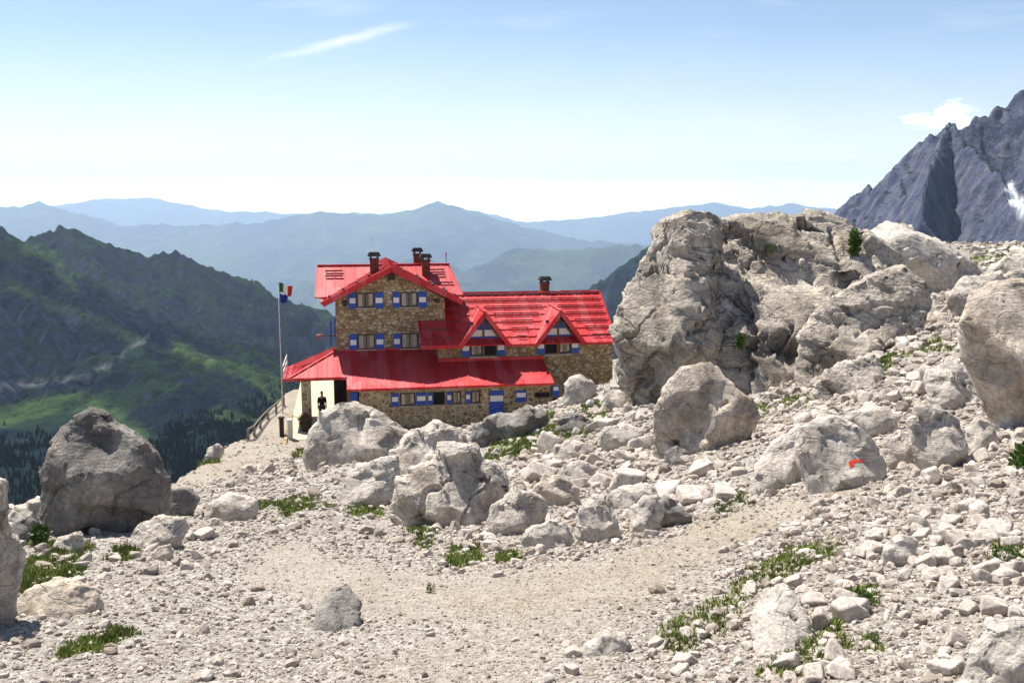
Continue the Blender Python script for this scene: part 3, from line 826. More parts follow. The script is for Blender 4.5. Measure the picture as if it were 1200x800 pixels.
bb('flat ledge rock above the right edge boulder at the frame edge', [(1150, 330), (1165, 308), (1200, 296), (1260, 290), (1280, 330), (1200, 336)], 'rock', T=1.1, level=6, seed=53, rough=1.1, lean=0.6)
RED = bb('pale block with a red painted trail mark on its face', [(936, 530), (944, 506), (975, 492), (1012, 500), (1034, 528), (1041, 545), (1034, 560), (1005, 563), (965, 578), (942, 574)], 'rock_white', T=0.9, level=6, seed=61, rough=0.5, lean=0.5)
bb('slanted pale slab touching the left side of the red-marked block', [(868, 580), (885, 552), (912, 522), (944, 504), (962, 508), (950, 545), (940, 572), (905, 580)], 'rock_white', T=1.0, level=6, seed=62, rough=0.5, lean=0.5)
bb('rounded rock just right of the red-marked block', [(1038, 545), (1042, 520), (1058, 507), (1080, 508), (1084, 530), (1072, 552)], 'rock', T=0.9, seed=63, level=5)
bb('bulging pale rock, tallest of the cluster right of the red-marked block', [(1068, 500), (1080, 483), (1110, 479), (1132, 492), (1136, 530), (1112, 556), (1082, 552), (1072, 525)], 'rock', T=0.9, seed=64, level=6)
bb('squat rock at the right end of the cluster below the brown-faced boulder', [(1128, 530), (1133, 505), (1150, 492), (1172, 500), (1170, 525), (1145, 535)], 'rock', T=0.9, seed=65, level=5)
bb('low slab between the red-marked block and the giant outcrop', [(985, 505), (995, 485), (1030, 478), (1062, 486), (1050, 508), (1010, 514)], 'rock_white', T=1.0, seed=66, level=5, lean=0.6)
LEFTB = bb('big dark grey boulder standing alone at the left above the valley', [(52, 560), (58, 525), (72, 505), (88, 487), (105, 481), (122, 488), (148, 512), (176, 538), (198, 562), (199, 580), (188, 604), (150, 622), (100, 630), (58, 628), (50, 600)],
   'rock_grey', T=0.95, level=7, seed=71, rough=0.75, lean=0.12, cracks=[([(60, 600), (80, 560), (120, 545)], 0.04, 0.05), ([(140, 600), (150, 570), (180, 560)], 0.04, 0.04)])
bb('wedge rock propped against the right foot of the dark left boulder', [(176, 610), (184, 588), (200, 576), (222, 574), (232, 586), (222, 602), (200, 612)], 'rock_grey', T=0.9, seed=72, level=5)
bb('tall rock cut off by the left edge of the picture', [(-60, 580), (-30, 560), (0, 566), (6, 600), (8, 640), (17, 662), (17, 715), (4, 738), (-60, 740)], 'rock', T=0.9, level=6, seed=74, rough=0.6, lean=0.1)
bb('low brownish rock with undercut front at the lower left', [(14, 716), (24, 700), (45, 688), (80, 684), (108, 692), (117, 706), (112, 724), (70, 732), (30, 728)], 'rock_warm', T=1.1, level=6, seed=75, lean=0.5)
bb('low two-toned rock in front of the dark left boulder', [(146, 640), (160, 616), (185, 608), (214, 608), (221, 622), (210, 640), (180, 650), (155, 650)], 'rock', T=1.0, level=6, seed=76, lean=0.4)
bb('small brown-faced stone touching the low two-toned rock', [(176, 652), (182, 642), (198, 638), (204, 646), (196, 656), (184, 658)], 'rock_warm', T=1.0, level=5, seed=77)
bb('pale rock behind the grass left of the dark boulder', [(4, 612), (14, 596), (32, 588), (50, 584), (56, 600), (48, 618), (20, 624)], 'rock_white', T=1.0, level=5, seed=78)
bb('grey rock with shaded front by the left frame edge', [(8, 634), (12, 614), (28, 605), (42, 612), (42, 632), (20, 638)], 'rock_grey', T=1.0, level=5, seed=79)
bb('flat rock at the front foot of the dark left boulder', [(58, 644), (66, 630), (90, 626), (100, 636), (92, 648), (70, 650)], 'rock', T=1.0, level=5, seed=80)
bb('large grey-topped boulder in front of the hut porch', [(356, 536), (360, 508), (372, 488), (392, 479), (412, 475), (432, 482), (460, 498), (486, 512), (490, 524), (468, 538), (420, 541), (366, 552)],
   'rock', T=0.9, level=6, seed=81, rough=0.6, lean=0.45, cracks=[([(385, 515), (420, 495), (440, 482)], 0.06, 0.06)])
bb('rough pitted boulder in the centre with a dark hollow at its lower right', [(462, 600), (466, 562), (486, 542), (518, 528), (558, 530), (584, 545), (594, 570), (590, 595), (572, 614), (530, 623), (478, 620)],
   'rock', T=0.95, level=7, seed=83, rough=1.15, lean=0.3, cracks=[([(545, 610), (552, 575), (575, 560)], 0.06, 0.08), ([(490, 600), (500, 570), (530, 560), (520, 535)], 0.06, 0.07)])
bb('knobbly rock behind the rough centre boulder', [(452, 566), (458, 532), (476, 508), (505, 500), (540, 506), (556, 528), (530, 550), (490, 570)], 'rock', T=1.0, level=6, seed=84, rough=1.3, lean=0.5)
bb('flat pale slab left of the rough centre boulder', [(398, 590), (406, 560), (432, 543), (462, 543), (468, 570), (445, 592), (420, 598)], 'rock_white', T=1.0, level=6, seed=85, lean=0.6)
bb('grey-striped tapering rock right of the centre hollow', [(562, 620), (576, 594), (600, 577), (636, 580), (644, 598), (632, 618), (606, 634), (578, 634)], 'rock', T=0.9, level=6, seed=86, rough=0.8, lean=0.3)
bb('pair-lobed pale stone below the tapering rock', [(608, 644), (616, 622), (645, 612), (668, 618), (674, 636), (655, 648), (625, 650)], 'rock_white', T=1.0, level=5, seed=87)
bb('steep white slab in the middle of the central rocks', [(672, 630), (680, 600), (695, 584), (712, 586), (724, 610), (728, 630), (700, 640)], 'rock_white', T=1.0, level=6, seed=88, lean=0.3)
bb('white rock with a dark cave at its left', [(736, 628), (744, 598), (752, 585), (770, 584), (778, 605), (770, 626)], 'rock_white', T=1.0, level=5, seed=89)
bb('pointed grey stone at the left end of the path edge', [(760, 618), (768, 596), (780, 581), (795, 592), (812, 606), (806, 620)], 'rock_grey', T=0.9, level=5, seed=90)
bb('dark jagged crag on the grassy mound near the blue hut door', [(550, 524), (555, 502), (568, 492), (590, 490), (606, 484), (620, 478), (640, 488), (644, 500), (615, 508), (596, 518), (575, 528)], 'rock_grey', T=1.0, level=6, seed=91, rough=1.7, lean=0.4)
bb('upright pale stone on the mound in front of the hut gable wall', [(660, 470), (661, 452), (670, 443), (682, 441), (697, 448), (700, 458), (690, 468), (676, 474)], 'rock_white', T=0.9, level=5, seed=92)
bb('ribbed dark rock in the grass of the mound', [(648, 516), (652, 496), (664, 486), (684, 488), (696, 498), (684, 508), (664, 516)], 'rock_grey', T=1.0, level=5, seed=93, rough=1.4)
bb('low grey rock below the ribbed rock', [(646, 538), (652, 522), (672, 516), (694, 522), (706, 534), (690, 542), (664, 544)], 'rock', T=1.0, level=5, seed=94)
bb('long pale stone with shaded belly left of the tan boulder', [(650, 562), (658, 548), (678, 541), (700, 546), (704, 558), (682, 568), (662, 572)], 'rock_white', T=1.0, level=5, seed=95)
bb('brown slabby rock above the steep white slab', [(622, 585), (630, 566), (655, 560), (680, 574), (682, 588), (660, 598), (636, 598)], 'rock_warm', T=1.0, level=5, seed=96, strata=0.8)
bb('pale rock in the gap between the mound and the tan boulder', [(700, 520), (706, 504), (730, 498), (756, 506), (758, 522), (730, 528)], 'rock_white', T=1.0, level=5, seed=97)
bb('slanted slab on the mound under the giant leaning block', [(700, 480), (712, 462), (742, 453), (750, 462), (740, 478), (715, 486)], 'rock', T=1.0, level=5, seed=98, lean=0.5)
bb('small brown rock on the near edge of the gravel road', [(276, 559), (282, 549), (292, 545), (300, 549), (300, 557), (288, 562)], 'rock_warm', T=1.0, level=5, seed=101)
bb('rock with green moss at the outer edge of the gravel road', [(238, 540), (243, 526), (252, 521), (260, 524), (258, 536), (248, 543)], 'rock', T=1.0, level=5, seed=102)
bb('flat rock at the bottom centre, two stones wide', [(678, 772), (688, 755), (712, 745), (738, 748), (742, 762), (715, 774), (695, 778)], 'rock_white', T=1.0, level=5, seed=103, lean=0.6)
bb('large pale stone in the bottom right corner', [(1130, 795), (1145, 760), (1180, 738), (1220, 736), (1250, 780), (1220, 815), (1150, 810)], 'rock_white', T=1.0, level=6, seed=104, lean=0.4)
bb('square pale stone amid the scree on the right', [(1032, 662), (1038, 638), (1058, 630), (1078, 634), (1074, 656), (1055, 668)], 'rock_white', T=1.0, level=5, seed=105)
bb('rusty brown stone beside the path', [(940, 614), (944, 602), (962, 594), (974, 598), (968, 610), (950, 618)], 'rock_warm', T=1.0, level=5, seed=106)
bb('streaked pale slab lying flush in the lower right scree', [(878, 772), (890, 742), (915, 722), (945, 716), (960, 738), (958, 768), (920, 778)], 'rock_white', T=1.7, level=6, seed=107, lean=1.6, strata=0.6, rough=0.6)
bb('grey wedge poking out of the gravel at the lower left centre', [(360, 742), (368, 722), (384, 708), (400, 706), (418, 720), (424, 738), (400, 748)], 'rock_grey', T=1.7, level=6, seed=108, lean=1.5, rough=0.6)
bb('flat rock on the slope under the low ledge left of the right edge boulder', [(1085, 470), (1095, 440), (1125, 425), (1148, 440), (1150, 470), (1110, 482)], 'rock_white', T=1.0, level=6, seed=109, lean=0.7)
bb('rock split in two below the tan boulder', [(705, 600), (712, 580), (740, 570), (770, 574), (778, 590), (750, 600)], 'rock_white', T=1.0, level=5, seed=110, lean=0.5)
bb('dark round stone wedged under the tan boulder', [(776, 545), (780, 530), (794, 524), (808, 530), (806, 544), (790, 549)], 'rock_grey', T=1.0, level=5, seed=111)
bb('pale rock embedded at the near end of the road', [(232, 608), (242, 590), (270, 582), (300, 590), (296, 606), (262, 614)], 'rock', T=1.0, level=5, seed=112, lean=0.6)

# red trail mark draped on the block
me_ = RED.data
bvh = BVHTree.FromPolygons([v.co + RED.location for v in me_.vertices], [tuple(p.vertices) for p in me_.polygons])


def drape(name, cells, rock, mat, off=0.006):
    vs, fs = [], []
    for (a0, b0, a1, b1, c1, d1, c0, d0) in cells:
        n = 8; base = len(vs); okk = True; loc = []
        for i in range(n + 1):
            for j in range(n + 1):
                s, t = i / n, j / n
                px = (a0 * (1 - s) + a1 * s) * (1 - t) + (c0 * (1 - s) + c1 * s) * t
                py = (b0 * (1 - s) + b1 * s) * (1 - t) + (d0 * (1 - s) + d1 * s) * t
                r = Vector(ray(px, py)).normalized(); h = bvh.ray_cast(Vector((0, 0, 0)), r)
                if h[0] is None: okk = False; break
                loc.append(tuple(h[0] - r * off - rock.location))
            if not okk: break
        if not okk: continue
        vs += loc
        for i in range(n):
            for j in range(n):
                fs.append((base + i * (n + 1) + j, base + (i + 1) * (n + 1) + j, base + (i + 1) * (n + 1) + j + 1, base + i * (n + 1) + j + 1))
    if fs:
        me = bpy.data.meshes.new(name); me.from_pydata(vs, [], fs); me.materials.append(mat); link(name, me, rock)


drape('trail_mark', [(994, 541, 1000, 538, 1001, 545, 996, 548), (1000, 538, 1006, 538, 1006, 541, 1001, 542), (1006, 538, 1013, 539.5, 1013, 541.5, 1006, 541)], RED, M['paint_red'])


# ------------------------------------------------------------------ mountains
def mountain_material(name, rock=(0.007, 0.013, 0.042), rock2=(0.042, 0.056, 0.108), green=(0.016, 0.040, 0.020), dark=(0.002, 0.009, 0.024), sc=0.004, gmin=0.62, gmax=0.80, pale=0.0, stri=0.0):  # default rock and wood colours have haze blue and slope shade mixed in
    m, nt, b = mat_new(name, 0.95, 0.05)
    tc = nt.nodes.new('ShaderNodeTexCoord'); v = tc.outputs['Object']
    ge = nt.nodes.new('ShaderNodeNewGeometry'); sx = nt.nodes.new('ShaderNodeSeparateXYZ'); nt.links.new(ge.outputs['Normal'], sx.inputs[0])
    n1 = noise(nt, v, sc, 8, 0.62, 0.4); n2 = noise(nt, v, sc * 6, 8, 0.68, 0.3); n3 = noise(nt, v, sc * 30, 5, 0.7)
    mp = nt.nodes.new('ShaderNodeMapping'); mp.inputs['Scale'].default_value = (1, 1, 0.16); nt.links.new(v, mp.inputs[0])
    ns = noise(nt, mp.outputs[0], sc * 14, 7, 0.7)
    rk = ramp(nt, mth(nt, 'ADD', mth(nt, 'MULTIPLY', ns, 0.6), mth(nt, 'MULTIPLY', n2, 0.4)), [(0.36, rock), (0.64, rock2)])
    if stri:
        rk = mixc(nt, mth(nt, 'MULTIPLY', ramp(nt, ns, [(0.50, 0.0), (0.62, 1.0)]), stri), rk, (0.27, 0.20, 0.13))
    slope = mth(nt, 'ADD', sx.outputs[2], mth(nt, 'MULTIPLY', mth(nt, 'SUBTRACT', n2, 0.5), 0.55))
    gm = ramp(nt, slope, [(gmin, 0.0), (gmax, 1.0)])
    gr = mixc(nt, ramp(nt, mth(nt, 'ADD', mth(nt, 'MULTIPLY', n1, 0.5), mth(nt, 'MULTIPLY', n2, 0.5)), [(0.44, 0.0), (0.56, 1.0)]), dark, green)
    gr = mixc(nt, 0.5, gr, ramp(nt, n3, [(0.35, 0.35), (0.65, 1.2)]), 'MULTIPLY')
    c = mixc(nt, gm, rk, gr)
    w = attr(nt, 'wood'); c = mixc(nt, w, c, ramp(nt, n3, [(0.3, (0.002, 0.009, 0.017)), (0.7, (0.009, 0.023, 0.024))]))
    s = attr(nt, 'scree'); c = mixc(nt, mth(nt, 'MULTIPLY', s, ramp(nt, n3, [(0.3, 0.5), (0.6, 1.0)])), c, (0.17, 0.175, 0.185))
    me = attr(nt, 'meadow'); c = mixc(nt, mth(nt, 'MULTIPLY', me, ramp(nt, n2, [(0.3, 0.4), (0.6, 1.0)])), c, ramp(nt, n3, [(0.3, (0.028, 0.062, 0.022)), (0.7, (0.070, 0.120, 0.036))]))
    sn = attr(nt, 'snow'); c = mixc(nt, sn, c, (0.82, 0.84, 0.88))
    nt.links.new(c, b.inputs['Base Color'])
    bp = nd(nt, 'ShaderNodeBump', i_Strength=1.0, i_Distance=0.06 / sc)
    nt.links.new(mth(nt, 'ADD', mth(nt, 'MULTIPLY', ns, 0.5), mth(nt, 'MULTIPLY', n2, 0.6)), bp.inputs['Height']); nt.links.new(bp.outputs[0], b.inputs['Normal'])
    return m


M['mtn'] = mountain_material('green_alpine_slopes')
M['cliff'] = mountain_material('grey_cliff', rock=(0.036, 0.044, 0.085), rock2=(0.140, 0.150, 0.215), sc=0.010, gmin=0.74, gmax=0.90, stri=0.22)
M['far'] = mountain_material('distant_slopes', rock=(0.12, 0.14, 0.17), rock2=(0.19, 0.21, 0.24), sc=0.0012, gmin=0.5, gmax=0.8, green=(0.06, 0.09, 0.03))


def W3(l): return [tuple(at(*q)) for q in l]


def tent(x, y, ridges, gul, seed, base, wa=0.30):
    """height of the steepest-sided union of ridge tents"""
    P = np.stack([x, y, x * 0 + seed * 7.1], 1)
    wl, amp = gul
    warp = fbm(P / wl, 5, ridged=True); wx = x + wl * 0.28 * fbm(P / wl + 40, 3); wy = y + wl * 0.28 * fbm(P / wl + 80, 3)
    z = np.full(x.shape, -1e9)
    for pts, sl, pw in ridges:
        for k in range(len(pts) - 1):
            ax, ay, az = pts[k]; bx, by, bz = pts[k + 1]
            dx, dy = bx - ax, by - ay; L2 = dx * dx + dy * dy
            t = np.clip(((wx - ax) * dx + (wy - ay) * dy) / L2, 0, 1)
            # undistorted distance keeps the crest where it was measured
            t0 = np.clip(((x - ax) * dx + (y - ay) * dy) / L2, 0, 1)
            d0 = np.hypot(x - ax - t0 * dx, y - ay - t0 * dy); d1 = np.hypot(wx - ax - t * dx, wy - ay - t * dy)
            m = sstep(0, wl * 0.8, d0); d = d0 * (1 - m) + d1 * m; tt = t0 * (1 - m) + t * m
            z = np.maximum(z, az + (bz - az) * tt - sl * d ** pw * (1 - wa * warp * m))
    fin = amp * (0.55 * fbm(P / (wl * 0.35) + 3, 5, ridged=True) + 0.5 * fbm(P / (wl * 0.12) + 9, 3))
    z = z + fin
    zb = base + 0.6 * amp * fbm(P / (wl * 1.2) + 21, 4)
    k = amp * 0.8
    h = np.clip(0.5 + 0.5 * (z - zb) / k, 0, 1)
    return zb * (1 - h) + z * h + k * h * (1 - h)


def mountain(name, xr, yr, res, ridges, gul, seed, base, mat, attrs=None, kind='structure', wa=0.30):
    nx = int((xr[1] - xr[0]) / res[0]); ny = int((yr[1] - yr[0]) / res[1])
    X, Y = np.meshgrid(np.linspace(*xr, nx), np.linspace(*yr, ny), indexing='ij')
    x, y = X.ravel(), Y.ravel()
    z = tent(x, y, ridges, gul, seed, base(x, y) if callable(base) else np.full(x.shape, float(base)), wa)
    idx = np.arange(nx * ny).reshape(nx, ny)
    F = np.stack([idx[:-1, :-1], idx[1:, :-1], idx[1:, 1:], idx[:-1, 1:]], -1).reshape(-1, 4)
    me = mesh_np(name, np.stack([x, y, z], 1), F, M[mat])
    if attrs:
        px, py = project(x, y, z)
        for k, fn in attrs.items():
            a = me.attributes.new(k, 'FLOAT', 'POINT'); a.data.foreach_set('value', np.clip(fn(x, y, z, px, py), 0, 1).astype(np.float32))
    o = link(name, me); tag(o, kind=kind)
    return o


def lineattr(line, w):
    def f(x, y, z, px, py):
        n = 4 * pnoise(np.stack([px / 12, py / 12, px * 0], 1))
        d, _, _ = seg_dist(px + n, py, line); return 1 - sstep(w * 0.5, w, d)
    return f


# left valley flank: dark buttress, main crest with spurs, green foothill
LS = 0.52
_W3 = W3


def W3(l): return _W3([(a, b, c * LS) for a, b, c in l])


A_ = W3([(-260, 190, 1500), (-60, 246, 1500), (-10, 268, 1490), (12, 280, 1480), (38, 302, 1460), (80, 342, 1430), (120, 372, 1400), (150, 392, 1370), (166, 406, 1350)])
A2 = W3([(-10, 268, 1490), (20, 340, 1400), (50, 380, 1320), (70, 420, 1260)])
A3 = W3([(-60, 246, 1500), (-40, 350, 1300), (-20, 440, 1150)])
A4 = W3([(80, 342, 1430), (105, 385, 1340), (120, 420, 1280)])
B_ = W3([(-60, 285, 2100), (20, 286, 2100), (50, 280, 2150), (62, 274, 2180), (76, 271, 2200), (88, 274, 2210), (92, 281, 2220), (108, 283, 2240), (130, 294, 2260), (145, 297, 2270), (158, 303, 2280), (164, 306, 2290), (178, 303, 2300), (190, 300, 2310),
         (204, 299, 2320), (214, 304, 2340), (228, 318, 2370), (242, 335, 2400), (262, 350, 2440), (280, 360, 2470), (300, 366, 2500), (330, 365, 2500), (362, 360, 2520), (378, 368, 2540), (395, 380, 2560), (430, 410, 2600), (520, 470, 2650)])
spB = [W3([(76, 271, 2200), (110, 315, 2050), (150, 345, 1930), (190, 372, 1830)]), W3([(130, 294, 2260), (170, 330, 2120), (215, 365, 1980), (245, 400, 1850)]),
       W3([(204, 299, 2320), (235, 345, 2150), (262, 380, 2020), (300, 425, 1850), (330, 460, 1740)]), W3([(190, 300, 2310), (200, 340, 2160), (230, 380, 2020)]),
       W3([(280, 360, 2470), (320, 400, 2260), (350, 440, 2080), (380, 480, 1900)]), W3([(362, 360, 2520), (385, 400, 2350), (400, 440, 2150)])]
C_ = W3([(-80, 478, 1130), (0, 468, 1170), (50, 462, 1200), (100, 450, 1230), (135, 436, 1255), (160, 412, 1280), (178, 396, 1300), (205, 398, 1330), (240, 405, 1370), (262, 402, 1400), (285, 412, 1430), (330, 440, 1470), (380, 470, 1500), (450, 500, 1520)])
spC = [W3([(178, 396, 1300), (175, 430, 1200), (185, 470, 1110), (215, 500, 1020)]), W3([(262, 402, 1400), (290, 440, 1290), (320, 470, 1200), (360, 500, 1120)]),
       W3([(50, 462, 1200), (70, 500, 1080), (110, 530, 980)]), W3([(215, 500, 1020), (260, 530, 900), (300, 560, 800)]), W3([(220, 402, 1350), (245, 440, 1240), (275, 480, 1120)])]
RL = [(A_, 0.85, 1.0), (A2, 0.95, 1.0), (A3, 0.95, 1.0), (A4, 0.9, 1.0), (B_, 0.62, 1.0)] + [(s, 0.75, 1.0) for s in spB] + [(C_, 0.42, 1.0)] + [(s, 0.40, 1.0) for s in spC]


def base_left(x, y):
    return np.interp(y / LS, [0, 500, 760, 1150, 1600, 2600, 3600], [-330, -262, -215, -262, -330, -500, -900]) * LS


def wood_f(x, y, z, px, py):
    n = 22 * pnoise(np.stack([px / 30, py / 22, px * 0], 1)) + 8 * pnoise(np.stack([px / 8, py / 8, px * 0 + 4], 1))
    low = sstep(500, 540, py + n - 0.12 * (px - 100) * (px < 100) + 0.0 * px)
    low = np.maximum(low, sstep(455, 500, py + n + 0.30 * (px - 260)) * (px > 150) * sstep(0, 60, px - 150))
    return np.clip(low, 0, 1) * (y < 1900 * LS)


mountain('left_mountain', (-990, 175), (195, 1840), (2.7, 3.4), RL, (82, 15), 3, base_left, 'mtn',
         {'wood': wood_f, 'scree': lambda *a: np.maximum(0.6 * lineattr([(-10, 455), (20, 452), (60, 448), (100, 440), (135, 425), (152, 405), (172, 398)], 3.0)(*a), 0.4 * lineattr([(215, 408), (235, 415), (262, 428)], 3)(*a)),
          'meadow': lambda *a: np.maximum.reduce([lineattr([(90, 470), (130, 490), (165, 520), (120, 545), (60, 555)], 20)(*a) * 0.9, lineattr([(200, 405), (240, 425), (290, 440), (330, 475)], 6)(*a), lineattr([(205, 405), (250, 428), (300, 435), (330, 455)], 9)(*a) * 0.8,
                                          lineattr([(0, 490), (40, 480), (80, 470)], 14)(*a), lineattr([(5, 328), (60, 358), (110, 375), (160, 398)], 7)(*a) * 0.6, lineattr([(30, 290), (60, 300), (85, 335)], 9)(*a) * 0.7, lineattr([(250, 480), (300, 495), (250, 490)], 6)(*a) * 0.8]),
          })

# grey cliff mountain on the right
LS = 0.8
R1 = W3([(950, 300, 1150), (985, 249, 1080), (1002, 232, 1060), (1018, 226, 1050), (1026, 232, 1030), (1040, 221, 980), (1052, 205, 960), (1066, 190, 940), (1080, 172, 930), (1100, 160, 920), (1112, 153, 915), (1128, 149, 915), (1150, 143, 920), (1168, 136, 920), (1180, 128, 920), (1196, 118, 920), (1215, 105, 930), (1270, 80, 950), (1400, 60, 1000)])
R2 = W3([(1112, 153, 915), (1135, 178, 850), (1160, 203, 800), (1182, 228, 760), (1205, 255, 720), (1230, 300, 690)])
R3 = W3([(1052, 205, 960), (1060, 240, 850), (1075, 280, 790), (1090, 320, 750)])
R4 = W3([(1112, 153, 915), (1098, 185, 840), (1085, 215, 800), (1080, 260, 760)])
R5 = W3([(1215, 105, 930), (1225, 170, 860), (1250, 230, 800)])
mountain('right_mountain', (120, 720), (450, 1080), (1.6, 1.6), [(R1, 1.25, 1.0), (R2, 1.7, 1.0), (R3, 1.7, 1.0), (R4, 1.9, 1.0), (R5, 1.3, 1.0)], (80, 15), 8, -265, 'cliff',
         {'snow': lambda *a: lineattr([(1183, 220), (1188, 232), (1196, 240), (1206, 252)], 7)(*a)}, wa=0.14)

# blue slope behind the hut's right end
LS = 0.75
D_ = W3([(1000, 275, 2300), (900, 268, 2150), (830, 266, 2050), (790, 276, 1980), (768, 286, 1950), (745, 305, 1920), (722, 322, 1900), (705, 334, 1880), (690, 352, 1860), (660, 385, 1830), (600, 430, 1800)])
D2 = W3([(790, 276, 1980), (770, 310, 1860), (760, 350, 1750)]); D3 = W3([(722, 322, 1900), (715, 350, 1800), (705, 380, 1720)])
mountain('slope_behind_hut', (-120, 680), (980, 2150), (3.8, 4.5), [(D_, 0.9, 1.0), (D2, 1.0, 1.0), (D3, 1.0, 1.0)], (90, 16), 12, -450, 'mtn')

# hazy ranges
LS = 1.3
E_ = W3([(350, 330, 5400), (440, 318, 5300), (490, 300, 5200), (525, 312, 5100), (556, 324, 5000), (575, 318, 5000), (590, 300, 5000), (604, 293, 5000), (618, 291, 5000), (640, 293, 5000), (665, 293, 5000), (690, 291, 5000), (718, 289, 5000), (745, 289, 5000), (790, 310, 5000), (900, 330, 5000)])
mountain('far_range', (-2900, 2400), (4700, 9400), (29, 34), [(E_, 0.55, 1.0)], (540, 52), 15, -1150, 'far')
F_ = W3([(-260, 262, 8200), (-120, 250, 8100), (0, 243, 8000), (25, 246, 8000), (45, 240, 8000), (62, 246, 8000), (100, 252, 8000), (140, 264, 8000), (200, 266, 8000), (250, 266, 8000), (300, 264, 8000), (330, 256, 8000), (372, 249, 8000), (400, 252, 8000), (450, 253, 8000), (480, 248, 8000), (505, 241, 8000), (515, 239, 8000),
         (535, 244, 8000), (560, 252, 8000), (600, 268, 8000), (640, 277, 8000), (690, 283, 8000), (760, 290, 8000), (900, 300, 8000), (1200, 300, 8200), (1500, 290, 8500)])
F2 = W3([(372, 249, 8000), (390, 290, 7000)]); F3 = W3([(515, 239, 8000), (560, 290, 7000)]); F4 = W3([(45, 240, 8000), (110, 300, 6900)]); F5 = W3([(200, 266, 8000), (280, 310, 6800)])
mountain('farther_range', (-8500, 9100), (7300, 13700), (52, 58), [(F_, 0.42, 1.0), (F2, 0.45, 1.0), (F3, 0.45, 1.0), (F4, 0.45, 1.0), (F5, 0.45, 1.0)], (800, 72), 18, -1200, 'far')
G_ = W3([(-200, 245, 12500), (60, 243, 12500), (110, 235, 12500), (165, 231, 12500), (210, 240, 12500), (260, 248, 12500), (360, 252, 12500), (560, 250, 12500), (620, 262, 12500), (680, 258, 12500), (740, 250, 12500), (800, 243, 12500), (845, 238, 12500), (880, 246, 12500), (930, 240, 12500), (990, 246, 12500), (1150, 240, 12500), (1500, 244, 12500)])
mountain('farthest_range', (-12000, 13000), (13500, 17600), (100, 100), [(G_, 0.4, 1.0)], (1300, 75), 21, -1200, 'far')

# valley sheet out to the horizon
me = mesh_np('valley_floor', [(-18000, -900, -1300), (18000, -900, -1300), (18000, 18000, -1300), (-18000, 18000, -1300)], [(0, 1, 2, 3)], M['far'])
tag(link('valley_floor', me), kind='structure')

# the air
hm = bpy.data.materials.new('mountain_air'); hm.use_nodes = True
hn = hm.node_tree; hn.nodes.clear(); ho = hn.nodes.new('ShaderNodeOutputMaterial'); pv = hn.nodes.new('ShaderNodeVolumePrincipled')
pv.inputs['Color'].default_value = (0.60, 0.77, 1.0, 1); pv.inputs['Density'].default_value = 0.82e-4; pv.inputs['Anisotropy'].default_value = 0.35
pv.inputs['Density Attribute'].default_value = ''
hn.links.new(pv.outputs[0], ho.inputs['Volume'])
hz = MB().box(-18500, 18500, -1000, 18300, -1301, 330).build('haze', hm); tag(hz, kind='stuff')

# ------------------------------------------------------------------ the mountain hut
hut = empty('mountain_hut', tuple(HUT), YAW)
tag(hut, 'fieldstone mountain hut with bright red metal roofs, gabled tower and blue and white shutters', 'hut')


def wallmesh(name, polys, mat, t=0.35, axis='v'):
    """polygons given in the (u,z) plane at depth v, or (v,z) plane at u; thickened inward"""
    mb = MB()
    for c, poly, th in polys:
        n = len(poly)
        if axis == 'v': f = [(a, c, b) for a, b in poly]; g = [(a, c + th, b) for a, b in poly]
        else: f = [(c, a, b) for a, b in poly]; g = [(c + th, a, b) for a, b in poly]
        mb.add(f + g, [tuple(range(n)), tuple(range(2 * n - 1, n - 1, -1))] + [(i, (i + 1) % n, n + (i + 1) % n, n + i) for i in range(n)])
    return mb


# tower walls
tw = MB()
W0, W1, DV = 0.05, 6.6, 8.0
tw.add([(W0, 0, -0.6), (W1, 0, -0.6), (W1, 0, 7.02), (3.4, 0, 8.72), (W0, 0, 7.02), (W0, DV, -0.6), (W1, DV, -0.6), (W1, DV, 7.02), (3.4, DV, 8.72), (W0, DV, 7.02)],
       [(0, 1, 2, 3, 4), (9, 8, 7, 6, 5), (0, 4, 9, 5), (1, 6, 7, 2), (4, 3, 8, 9), (3, 2, 7, 8), (0, 5, 6, 1)])
tw.build('tower_wall', M['wall'], hut)
# wing upper wall and dormer fronts
wg = MB()
wg.add([(6.62, -1.5, -0.5), (16.75, -1.5, -0.5), (16.75, -1.5, 4.42), (6.62, -1.5, 4.42), (6.62, 6.3, -0.5), (16.75, 6.3, -0.5), (16.75, 6.3, 4.42), (6.62, 6.3, 4.42), (16.75, 2.3, 6.85), (6.62, 2.3, 6.85)],
       [(0, 1, 2, 3), (7, 6, 5, 4), (1, 5, 6, 8, 2), (0, 3, 9, 7, 4), (3, 2, 8, 9), (7, 9, 8, 6)])
wg.box(6.03, 6.66, -1.497, -0.01, 2.6, 4.3)
wg.build('wing_wall', M['wall'], hut)
for cu in (8.74, 13.3):
    d = MB(); d.add([(cu - 1.45, -1.53, 4.2), (cu + 1.45, -1.53, 4.2), (cu, -1.53, 6.02), (cu - 1.45, 1.2, 4.2), (cu + 1.45, 1.2, 4.2), (cu, 1.2, 6.02)], [(0, 1, 2), (5, 4, 3), (0, 2, 5, 3), (1, 4, 5, 2), (0, 3, 4, 1)])
    d.build('dormer_wall', M['wall'], hut)
# ground floor front
gw = MB()
gw.box(1.3, 12.5, -3.5, -0.004, -0.9, 2.62)
gw.build('ground_floor_wall', M['wall_pale'], hut)

# roofs ---------------------------------------------------------------------------------------------


